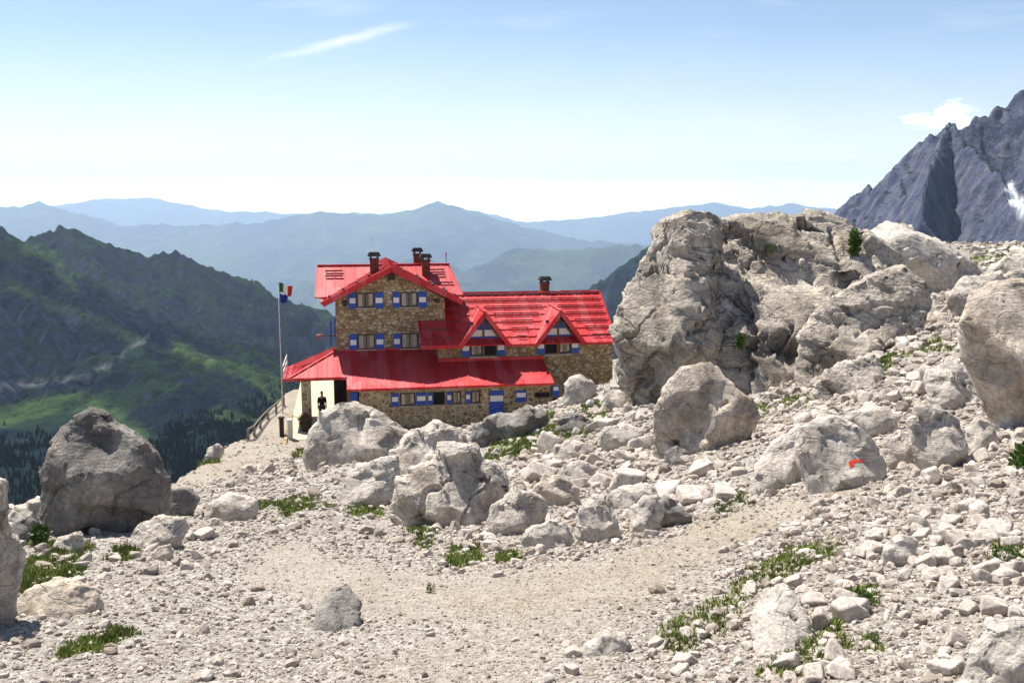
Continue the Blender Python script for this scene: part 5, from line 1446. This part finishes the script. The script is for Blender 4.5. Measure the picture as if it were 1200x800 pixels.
pp = empty('person', hut_pt(-0.85, -1.3, 0.0), YAW + 0.15)
tag(pp, 'person in dark shirt and dark trousers standing upright under the porch, arms hanging down', 'person')
J = [(0, 0, 0.93), (0, 0.01, 1.10), (0, 0.015, 1.28), (0, 0.01, 1.42), (0, 0.0, 1.50), (0, -0.01, 1.58), (0, -0.015, 1.68), (0, 0, 1.755)]
R_ = [(0.15, 0.11), (0.14, 0.10), (0.17, 0.115), (0.14, 0.09), (0.055, 0.055), (0.075, 0.085), (0.085, 0.10), (0.05, 0.06)]
E_l = [(i, i + 1) for i in range(7)]
for s in (-1, 1):
    b = len(J)
    J += [(s * 0.18, 0.0, 1.40), (s * 0.225, 0.01, 1.12), (s * 0.24, -0.03, 0.88), (s * 0.245, -0.05, 0.80)]
    R_ += [0.06, 0.046, 0.033, (0.028, 0.04)]
    E_l += [(3, b), (b, b + 1), (b + 1, b + 2), (b + 2, b + 3)]
    for k, (dy, l) in enumerate([(-0.032, 0.075), (-0.011, 0.085), (0.011, 0.08), (0.03, 0.065)]):
        c = len(J); J += [(s * 0.245, -0.05 + dy, 0.765), (s * 0.235, -0.06 + dy, 0.765 - l)]; R_ += [0.010, 0.008]; E_l += [(b + 3, c), (c, c + 1)]
    c = len(J); J += [(s * 0.222, -0.095, 0.80), (s * 0.215, -0.11, 0.765)]; R_ += [0.011, 0.009]; E_l += [(b + 3, c), (c, c + 1)]
    b = len(J)
    J += [(s * 0.10, 0, 0.88), (s * 0.12, -0.01, 0.50), (s * 0.125, 0.015, 0.10), (s * 0.14, -0.12, 0.04)]
    R_ += [0.095, 0.062, 0.042, (0.045, 0.035)]
    E_l += [(0, b), (b, b + 1), (b + 1, b + 2), (b + 2, b + 3)]
skinned('body', J, E_l, R_, M['skin'], pp)
TJ = [(0, 0, 0.90), (0, 0.01, 1.10), (0, 0.015, 1.28), (0, 0.01, 1.425), (-0.18, 0, 1.405), (-0.225, 0.01, 1.10), (0.18, 0, 1.405), (0.225, 0.01, 1.10)]
skinned('shirt', TJ, [(0, 1), (1, 2), (2, 3), (3, 4), (4, 5), (3, 6), (6, 7)], [(0.175, 0.135), (0.165, 0.125), (0.195, 0.14), (0.15, 0.105), 0.08, 0.066, 0.08, 0.066], M['cloth_black'], pp)
LJ = [(0, 0, 0.93), (-0.10, 0, 0.86), (-0.12, -0.01, 0.50), (-0.125, 0.015, 0.10), (0.10, 0, 0.86), (0.12, -0.01, 0.50), (0.125, 0.015, 0.10)]
skinned('trousers', LJ, [(0, 1), (1, 2), (2, 3), (0, 4), (4, 5), (5, 6)], [(0.16, 0.125), 0.115, 0.085, 0.068, 0.115, 0.085, 0.068], M['cloth_trouser'], pp)
skinned('hair', [(0, 0.03, 1.66), (0, 0.02, 1.74), (0, -0.02, 1.79)], [(0, 1), (1, 2)], [(0.088, 0.085), (0.095, 0.10), (0.06, 0.07)], M['hair'], pp)
for s in (-1, 1):
    skinned('shoe', [(s * 0.125, 0.04, 0.05), (s * 0.13, -0.06, 0.045), (s * 0.14, -0.17, 0.035)], [(0, 1), (1, 2)], [(0.052, 0.05), (0.05, 0.042), (0.042, 0.03)], M['cloth_black'], pp)

# ------------------------------------------------------------------ loose stones
ZONES = [  # polygon in the photo, count, min px, max px
    ([(900, 800), (930, 690), (1040, 620), (1200, 600), (1200, 800)], 62, 20, 46),
    ([(1000, 640), (1200, 560), (1200, 690), (1060, 690)], 34, 14, 32),
    ([(640, 800), (720, 720), (880, 690), (930, 720), (900, 800)], 26, 14, 34),
    ([(850, 620), (1000, 580), (1030, 620), (930, 690), (820, 690)], 16, 12, 26),
    ([(900, 500), (1000, 450), (1120, 430), (1130, 480), (1000, 500), (950, 510)], 24, 13, 34),
    ([(1040, 560), (1130, 540), (1200, 500), (1200, 560), (1060, 590)], 18, 14, 36),
    ([(590, 560), (640, 500), (760, 490), (765, 560), (880, 540), (930, 520), (870, 590), (740, 620), (620, 600)], 52, 15, 44),
    ([(560, 520), (640, 470), (740, 455), (745, 480), (650, 530), (590, 560)], 20, 8, 20),
    ([(480, 660), (560, 620), (700, 640), (730, 620), (820, 610), (700, 670), (560, 680)], 22, 9, 24),
    ([(20, 660), (150, 640), (230, 600), (250, 640), (100, 700)], 16, 10, 28),
    ([(200, 600), (350, 550), (460, 560), (440, 610), (250, 640)], 18, 9, 22),
    ([(0, 800), (0, 740), (200, 700), (360, 720), (460, 800)], 20, 8, 20),
    ([(0, 640), (0, 590), (50, 590), (50, 640)], 5, 12, 26),
]
PROTO = []
for k in range(14):
    V, F = ico(4)
    f = chip(V, 900 + k)
    r = np.random.default_rng(k)
    sc = np.array([1.0, r.uniform(0.65, 0.95), r.uniform(0.5, 0.8)])
    q = V * f[:, None]
    q = q * (1 + 0.03 * fbm(V * 2.5 + k * 3, 3) + 0.022 * fbm(V * 8 + k, 3))[:, None] * sc
    me = mesh_np('stone', q, F, M['stone'])
    me.materials.clear(); me.materials.append(M['stone']); PROTO.append(me)

ZONES += [([(1040, 330), (1130, 292), (1200, 290), (1200, 330), (1120, 340)], 30, 6, 16), ([(1040, 400), (1100, 350), (1150, 360), (1130, 420), (1060, 430)], 16, 9, 20)]
ZL = ['pale angular stone lying in the coarse scree at the lower right', 'pale stone on the stony slope at the right edge below the cluster of rocks', 'pale stone in the thin scree below the path at the bottom',
      'pale stone scattered on the upper side of the path', 'grey-white stone in the rubble below the slanting slab', 'pale stone in the rubble below the red-marked block and its cluster', 'pale stone in the rubble between the centre boulder and the tan boulder',
      'pale stone half sunk in the grassy mound by the hut', 'pale stone among the grass tufts under the central rocks', 'pale stone on the ground around the dark left boulder', 'pale stone on the slope below the road and the porch boulder',
      'pale stone in the gravel at the lower left', 'pale stone by the left frame edge above the valley', 'x', 'x']
r = random.Random(4)
bpoly = [p for _, p, _ in PLACED]
nst = 0; STONES = []
for zi, (poly, cnt, a, b) in enumerate(ZONES):
    xs = [p[0] for p in poly]; ys = [p[1] for p in poly]; k = 0; tries = 0
    while k < cnt and tries < 4000:
        tries += 1
        px, py = r.uniform(min(xs), max(xs)), r.uniform(min(ys), max(ys))
        if not in_poly(np.array([px]), np.array([py]), poly)[0]: continue
        if any(in_poly(np.array([px]), np.array([py]), bp)[0] for bp in bpoly): continue
        d = hit(px, py)
        if d is None or d > 75: continue
        s_px = a + (b - a) * r.random() ** 2.0
        s = s_px * d / 1167 / 2
        x = ray(px, py)[0] * d; z = float(ground(np.array([x]), np.array([d]))[0][0])
        o = bpy.data.objects.new('stone', PROTO[r.randrange(len(PROTO))]); COL.objects.link(o)
        o.scale = (s * r.uniform(.85, 1.2), s * r.uniform(.85, 1.2), s * r.uniform(.8, 1.15))
        o.rotation_euler = (r.uniform(-.5, .5), r.uniform(-.5, .5), r.uniform(0, 6.28))
        o.location = (x, d, z + s * 0.22)
        tag(o, ZL[zi], 'stone', 'loose pale stones in the scree'); o['_px'] = px; o['_py'] = py; STONES.append(o)
        nst += 1; k += 1

MARK = [('big leaning block', 775, 470), ('giant outcrop', 890, 465), ('slanting slab', 1000, 425), ('layered rock', 995, 455), ('tan boulder', 825, 500), ('right edge boulder', 1180, 470), ('red-marked block', 995, 545), ('slanted slab touching the red-marked block', 905, 565),
        ('bulging rock', 1100, 530), ('squat rock', 1150, 515), ('dark left boulder', 125, 600), ('wedge rock', 205, 595), ('rock cut by the left edge', 0, 690), ('low brown rock', 65, 710), ('two-toned low rock', 185, 635), ('grey-topped boulder by the porch', 420, 535), ('rough centre boulder', 530, 600),
        ('knobbly rock', 500, 540), ('flat slab left of the centre boulder', 430, 580), ('tapering rock', 605, 610), ('pair-lobed stone', 640, 638), ('steep white slab', 700, 620), ('pointed grey stone', 785, 605), ('dark crag', 595, 500), ('upright stone by the gable wall', 680, 460), ('ribbed rock', 670, 505),
        ('long pale stone', 680, 558), ('brown road stone', 288, 555), ('flat bottom-centre rock', 710, 762), ('bottom right corner stone', 1180, 775), ('square pale stone', 1055, 650), ('rusty brown stone', 956, 606), ('streaked slab', 920, 745), ('grey wedge', 390, 728), ('green edge shrub', 1198, 545), ('low leafy plant', 1009, 705),
        ('flat cushion plant', 1178, 652), ('small cushion plant', 1021, 753), ('path tuft', 505, 690), ('flat slope rock', 1115, 460), ('bedrock hump', 1090, 310), ('ledge rock at the right edge', 1180, 312), ('jagged rock behind the edge boulder', 1165, 345), ('hollow under the slanting slab', 1060, 405)]
ORD = ['nearest', 'second nearest', 'third nearest', 'fourth nearest', 'fifth nearest', 'sixth nearest', 'seventh nearest', 'eighth nearest', 'ninth nearest', 'tenth nearest', 'eleventh nearest', 'twelfth nearest', 'thirteenth nearest', 'fourteenth nearest', 'fifteenth nearest', 'sixteenth nearest', 'seventeenth nearest', 'eighteenth nearest', 'nineteenth nearest', 'twentieth nearest', 'twenty-first nearest', 'twenty-second nearest']
buckets = {}
for o in STONES:
    px, py = o['_px'], o['_py']; del o['_px']; del o['_py']
    nm, mx, my = min(MARK, key=lambda q: (q[1] - px) ** 2 + ((q[2] - py) * 1.4) ** 2)
    dx, dy = px - mx, (py - my) * 1.4
    dr = ('right of' if dx > 0 else 'left of') if abs(dx) > abs(dy) else ('below' if dy > 0 else 'above')
    buckets.setdefault((nm, dr), []).append((math.hypot(dx, dy), o))
for (nm, dr), l in buckets.items():
    l.sort(key=lambda q: q[0])
    for k, (_, o) in enumerate(l):
        o['label'] = '%s larger loose stone %s the %s' % (ORD[min(k, 21)], dr, nm)


def scatter(n, seed, rmin=3.6, rmax=80, amax=0.80):
    g = np.random.default_rng(seed)
    r_ = np.exp(g.uniform(math.log(rmin), math.log(rmax), n)); a_ = g.uniform(-amax, amax, n)
    x = r_ * np.sin(a_); y = r_ * np.cos(a_)
    z, path, gr, flat = ground(x, y)
    d, par, side = seg_dist(x, y, EDGE)
    u, v = to_hut(x, y)
    keep = ~((side > 0) & (d > 1.0)) & ~((u > -3.6) & (u < 17) & (v > -3.6)) & ~((u > -3.3) & (u < 0.5) & (v > -7))
    px, py = project(x, y, z)
    return x[keep], y[keep], z[keep], path[keep], gr[keep], px[keep], py[keep], g


m, nt, b = mat_new('scree_mix', 0.93, 0.1)
tc = nt.nodes.new('ShaderNodeTexCoord')
n1 = noise(nt, tc.outputs['Object'], 30, 4, 0.6)
c = ramp(nt, attr(nt, 'grey'), [(0.0, (0.29, 0.245, 0.205)), (0.35, (0.43, 0.37, 0.315)), (0.7, (0.53, 0.465, 0.405)), (1.0, (0.58, 0.52, 0.46))])
c = mixc(nt, attr(nt, 'tint'), c, (0.251, 0.201, 0.152))
c = mixc(nt, 0.5, c, ramp(nt, n1, [(0.3, 0.62), (0.65, 1.05)]), 'MULTIPLY')
nt.links.new(c, b.inputs['Base Color'])
M['scree'] = m


def rubble(name, n, seed, level, lo, hi, power, use, label):
    x, y, z, path, gr, px, py, g = scatter(n, seed)
    p = use(x, y, px, py, path, gr)
    k = g.random(len(x)) < p; x, y, z, px, py, path, gr = [q[k] for q in (x, y, z, px, py, path, gr)]
    N = len(x); dist = np.hypot(x, y)
    spx = lo + (hi - lo) * g.random(N) ** power
    spx *= 1 - 0.45 * path
    s = np.maximum(spx * dist / 1167 / 2, 0.008)
    Vb, F = ico(level); nv = len(Vb); protos = []
    for i in range(20):
        pr = Vb * chip(Vb, 300 + i)[:, None]
        pr = pr * (1 + (0.03 if level > 1 else 0.07) * g.normal(size=(nv, 1)))
        protos.append(pr * np.array([1.0, g.uniform(.65, .95), g.uniform(.5, .85)]))
    protos = np.array(protos); pi = g.integers(0, 20, N)
    ang = g.uniform(0, 2 * math.pi, N); t1 = g.uniform(-.5, .5, N); t2 = g.uniform(-.5, .5, N)
    P = protos[pi] * s[:, None, None] * g.uniform(.8, 1.2, (N, 1, 3))
    c, s_ = np.cos(t1)[:, None], np.sin(t1)[:, None]
    P = np.stack([P[:, :, 0], P[:, :, 1] * c - P[:, :, 2] * s_, P[:, :, 1] * s_ + P[:, :, 2] * c], 2)
    c, s_ = np.cos(t2)[:, None], np.sin(t2)[:, None]
    P = np.stack([P[:, :, 0] * c + P[:, :, 2] * s_, P[:, :, 1], -P[:, :, 0] * s_ + P[:, :, 2] * c], 2)
    c, s_ = np.cos(ang)[:, None], np.sin(ang)[:, None]
    P = np.stack([P[:, :, 0] * c - P[:, :, 1] * s_, P[:, :, 0] * s_ + P[:, :, 1] * c, P[:, :, 2]], 2)
    P += np.stack([x, y, z + s * 0.18], 1)[:, None, :]
    FF = (F[None] + (np.arange(N) * nv)[:, None, None]).reshape(-1, 3)
    me = mesh_np(name, P.reshape(-1, 3), FF, M['scree'], smooth=False)
    t = np.clip(g.random(N) ** 3 * 0.8 + 0.40 * path, 0, 1)
    a = me.attributes.new('tint', 'FLOAT', 'POINT'); a.data.foreach_set('value', np.repeat(t, nv).astype(np.float32))
    a = me.attributes.new('grey', 'FLOAT', 'POINT'); a.data.foreach_set('value', np.repeat(g.random(N), nv).astype(np.float32))
    o = link(name, me); tag(o, kind='stuff'); return N




def zone_p(px, py):
    """how stony the slope is, 0..1"""
    right = sstep(820, 1000, px + 0.9 * (py - 640)) * sstep(560, 620, py)
    mid = sstep(560, 640, px) * (1 - sstep(560, 640, py)) + sstep(440, 520, px) * sstep(600, 620, py) * (1 - sstep(650, 680, py))
    return np.clip(0.55 + 0.6 * right + 0.45 * mid, 0, 1)


rubble('scree', 19500, 21, 2, 9, 22, 3.0, lambda x, y, px, py, pa, g: np.clip(zone_p(px, py) * 1.2 - 0.45, 0.05, 1) * (1 - 0.88 * pa) * (y < 40), None)
rubble('scree', 78000, 22, 1, 4, 11, 2.2, lambda x, y, px, py, pa, g: zone_p(px, py) * (1 - 0.62 * pa) * (1 - 0.85 * g), None)
rubble('gravel', 120000, 23, 1, 2.0, 5, 1.8, lambda x, y, px, py, pa, g: np.where(y > 24, 0.5, 1.0) * (1 - 0.25 * pa) * (1 - 0.7 * g), None)

# ------------------------------------------------------------------ grass and plants
x, y, z, path, gr, px, py, g = scatter(620000, 31, amax=0.60)
k = g.random(len(x)) < np.clip(gr, 0, 1) * np.clip(0.55 + 0.6 * pnoise(np.stack([x, y, x * 0], 1) * 1.4), np.where(y > 22, 0.35, 0.03), 1.0)
x, y, z = x[k], y[k], z[k]; N = len(x); nb = 5
dist = np.hypot(x, y)
hgt = np.repeat(np.clip(0.020 + 0.0029 * dist, 0.022, 0.14) * g.uniform(.5, 1.3, N), nb)
a = g.uniform(0, 6.28, N * nb); t = g.uniform(0.2, 0.8, N * nb)
bx = np.repeat(x, nb) + g.normal(size=N * nb) * hgt * 0.4; by = np.repeat(y, nb) + g.normal(size=N * nb) * hgt * 0.4; bz = np.repeat(z, nb) - 0.004
wv = hgt * 0.22
p0 = np.stack([bx - np.sin(a) * wv, by + np.cos(a) * wv, bz], 1); p1 = np.stack([bx + np.sin(a) * wv, by - np.cos(a) * wv, bz], 1)
p2 = np.stack([bx + np.cos(a) * hgt * t, by + np.sin(a) * hgt * t, bz + hgt], 1)
me = mesh_np('grass', np.stack([p0, p1, p2], 1).reshape(-1, 3), np.arange(3 * N * nb).reshape(-1, 3), M['grass'], smooth=False)
tag(link('grass', me), kind='stuff')
print('grass tufts', N, 'stones', nst)


def on_ground(px, py):
    d = hit(px, py); x = ray(px, py)[0] * d; return (x, d, float(ground(np.array([x]), np.array([d]))[0][0])), d


def plant(px, py, wpx, hpx, label, seed, n=350, cat='shrub', mat='leaf', name='shrub', loc=None, d=None):
    if loc is None: loc, d = on_ground(px, py)
    w = wpx * d / 1167 / 2; h = hpx * d / 1167
    o = empty(name, loc); tag(o, label, cat)
    leafball('foliage', M[mat], o, n, (0, 0, h * 0.5), (w, w * 0.8, h * 0.52), max(w, h) * 0.22, seed, 0.6)
    r = random.Random(seed); mb = MB()
    for k in range(7):
        a = r.uniform(0, 6.28); mb.tube([(0, 0, -0.02), (math.cos(a) * w * .35, math.sin(a) * w * .3, h * .35), (math.cos(a) * w * .6, math.sin(a) * w * .5, h * r.uniform(.5, .8))], max(w * 0.025, 0.003), 5, max(w * 0.012, 0.0015))
    mb.build('stems', M['stem'], o)
    return o


plant(1206, 554, 34, 34, 'bright green shrub at the right frame edge in the pale scree', 1, 700)
plant(1009, 712, 28, 20, 'low leafy green plant among the stones at the lower right', 2, 350, 'plant', name='leafy_plant')
plant(1178, 656, 34, 13, 'flat green cushion plant near the right frame edge', 3, 300, 'plant', name='leafy_plant')
plant(1021, 757, 18, 12, 'small green cushion plant below the low leafy plant', 4, 220, 'plant', name='leafy_plant')
plant(912, 782, 16, 12, 'tiny green plant at the bottom right beside the streaked slab', 5, 200, 'plant', name='leafy_plant')
plant(48, 638, 18, 26, 'green shrub against the left side of the dark boulder', 6, 300)
plant(505, 694, 10, 12, 'single yellowish tuft standing on the path', 7, 120, 'plant', 'grass', name='grass_tuft')
for (px_, py_, w_, h_, lb, sd) in [(1001, 300, 7, 27, 'narrow dark shrub growing in a vertical crack of the giant outcrop', 8), (904, 296, 16, 9, 'small green bush on a ledge of the giant outcrop', 9), (867, 408, 8, 16, 'green tuft low in the dark crack of the giant outcrop', 10)]:
    for rk in [o for o in bpy.data.objects if o.name.startswith('boulder') and 'outcrop, the largest' in o.get('label', '')]:
        bv = BVHTree.FromPolygons([v.co + rk.location for v in rk.data.vertices], [tuple(p.vertices) for p in rk.data.polygons])
        h_ok = bv.ray_cast(Vector((0, 0, 0)), Vector(ray(px_, py_)).normalized())
        if h_ok[0] is not None:
            plant(0, 0, w_, h_, lb, sd, 260, loc=tuple(h_ok[0]), d=h_ok[0].y)

# far conifer wood on the valley side
lm = bpy.data.objects['left_mountain']
nV = len(lm.data.vertices); co = np.zeros(nV * 3, np.float32); lm.data.vertices.foreach_get('co', co); co = co.reshape(-1, 3)
wd = np.zeros(nV, np.float32); lm.data.attributes['wood'].data.foreach_get('value', wd)
g = np.random.default_rng(77)
px, py = project(co[:, 0], co[:, 1], co[:, 2])
cand = np.where((wd > 0.35) & (px > -60) & (px < 420) & (py < 640) & (py > 400) & (co[:, 1] < 930))[0]
pr = np.clip(wd[cand], 0, 1) * np.clip(0.6 + 0.9 * pnoise(co[cand] / 30.0), 0.05, 1)
cand = cand[g.random(len(cand)) < pr]; g.shuffle(cand); cand = np.concatenate([cand, cand, cand])[:42000]
N = len(cand); P = co[cand] + np.stack([g.normal(size=N) * 1.5, g.normal(size=N) * 1.8, np.zeros(N)], 1)
h = g.uniform(1.4, 3.8, N); rr = h * g.uniform(.17, .25, N); ns = 5
rings = []
for (zz, rad) in ((-0.1, 1.0), (0.38, 0.52), (0.36, 0.80), (0.68, 0.28), (0.66, 0.5), (1.0, 0.02)):
    for k in range(ns):
        a = 2 * math.pi * k / ns
        jit = g.uniform(.8, 1.2, N)
        rings.append(np.stack([P[:, 0] + math.cos(a) * rr * rad * jit, P[:, 1] + math.sin(a) * rr * rad * jit, P[:, 2] + zz * h], 1))
V = np.stack(rings, 1).reshape(-1, 3)
F = [(i * ns + k, i * ns + (k + 1) % ns, (i + 1) * ns + (k + 1) % ns, (i + 1) * ns + k) for i in range(5) for k in range(ns)]
F = (np.array(F)[None] + (np.arange(N) * ns * 6)[:, None, None]).reshape(-1, 4)
M['conifer'] = plain('dark_conifer', (0.007, 0.019, 0.014), 0.9, 0.1, 0.5, 0.02)
tag(link('conifer_wood', mesh_np('conifer_wood', V, F, M['conifer'], smooth=False)), kind='stuff')
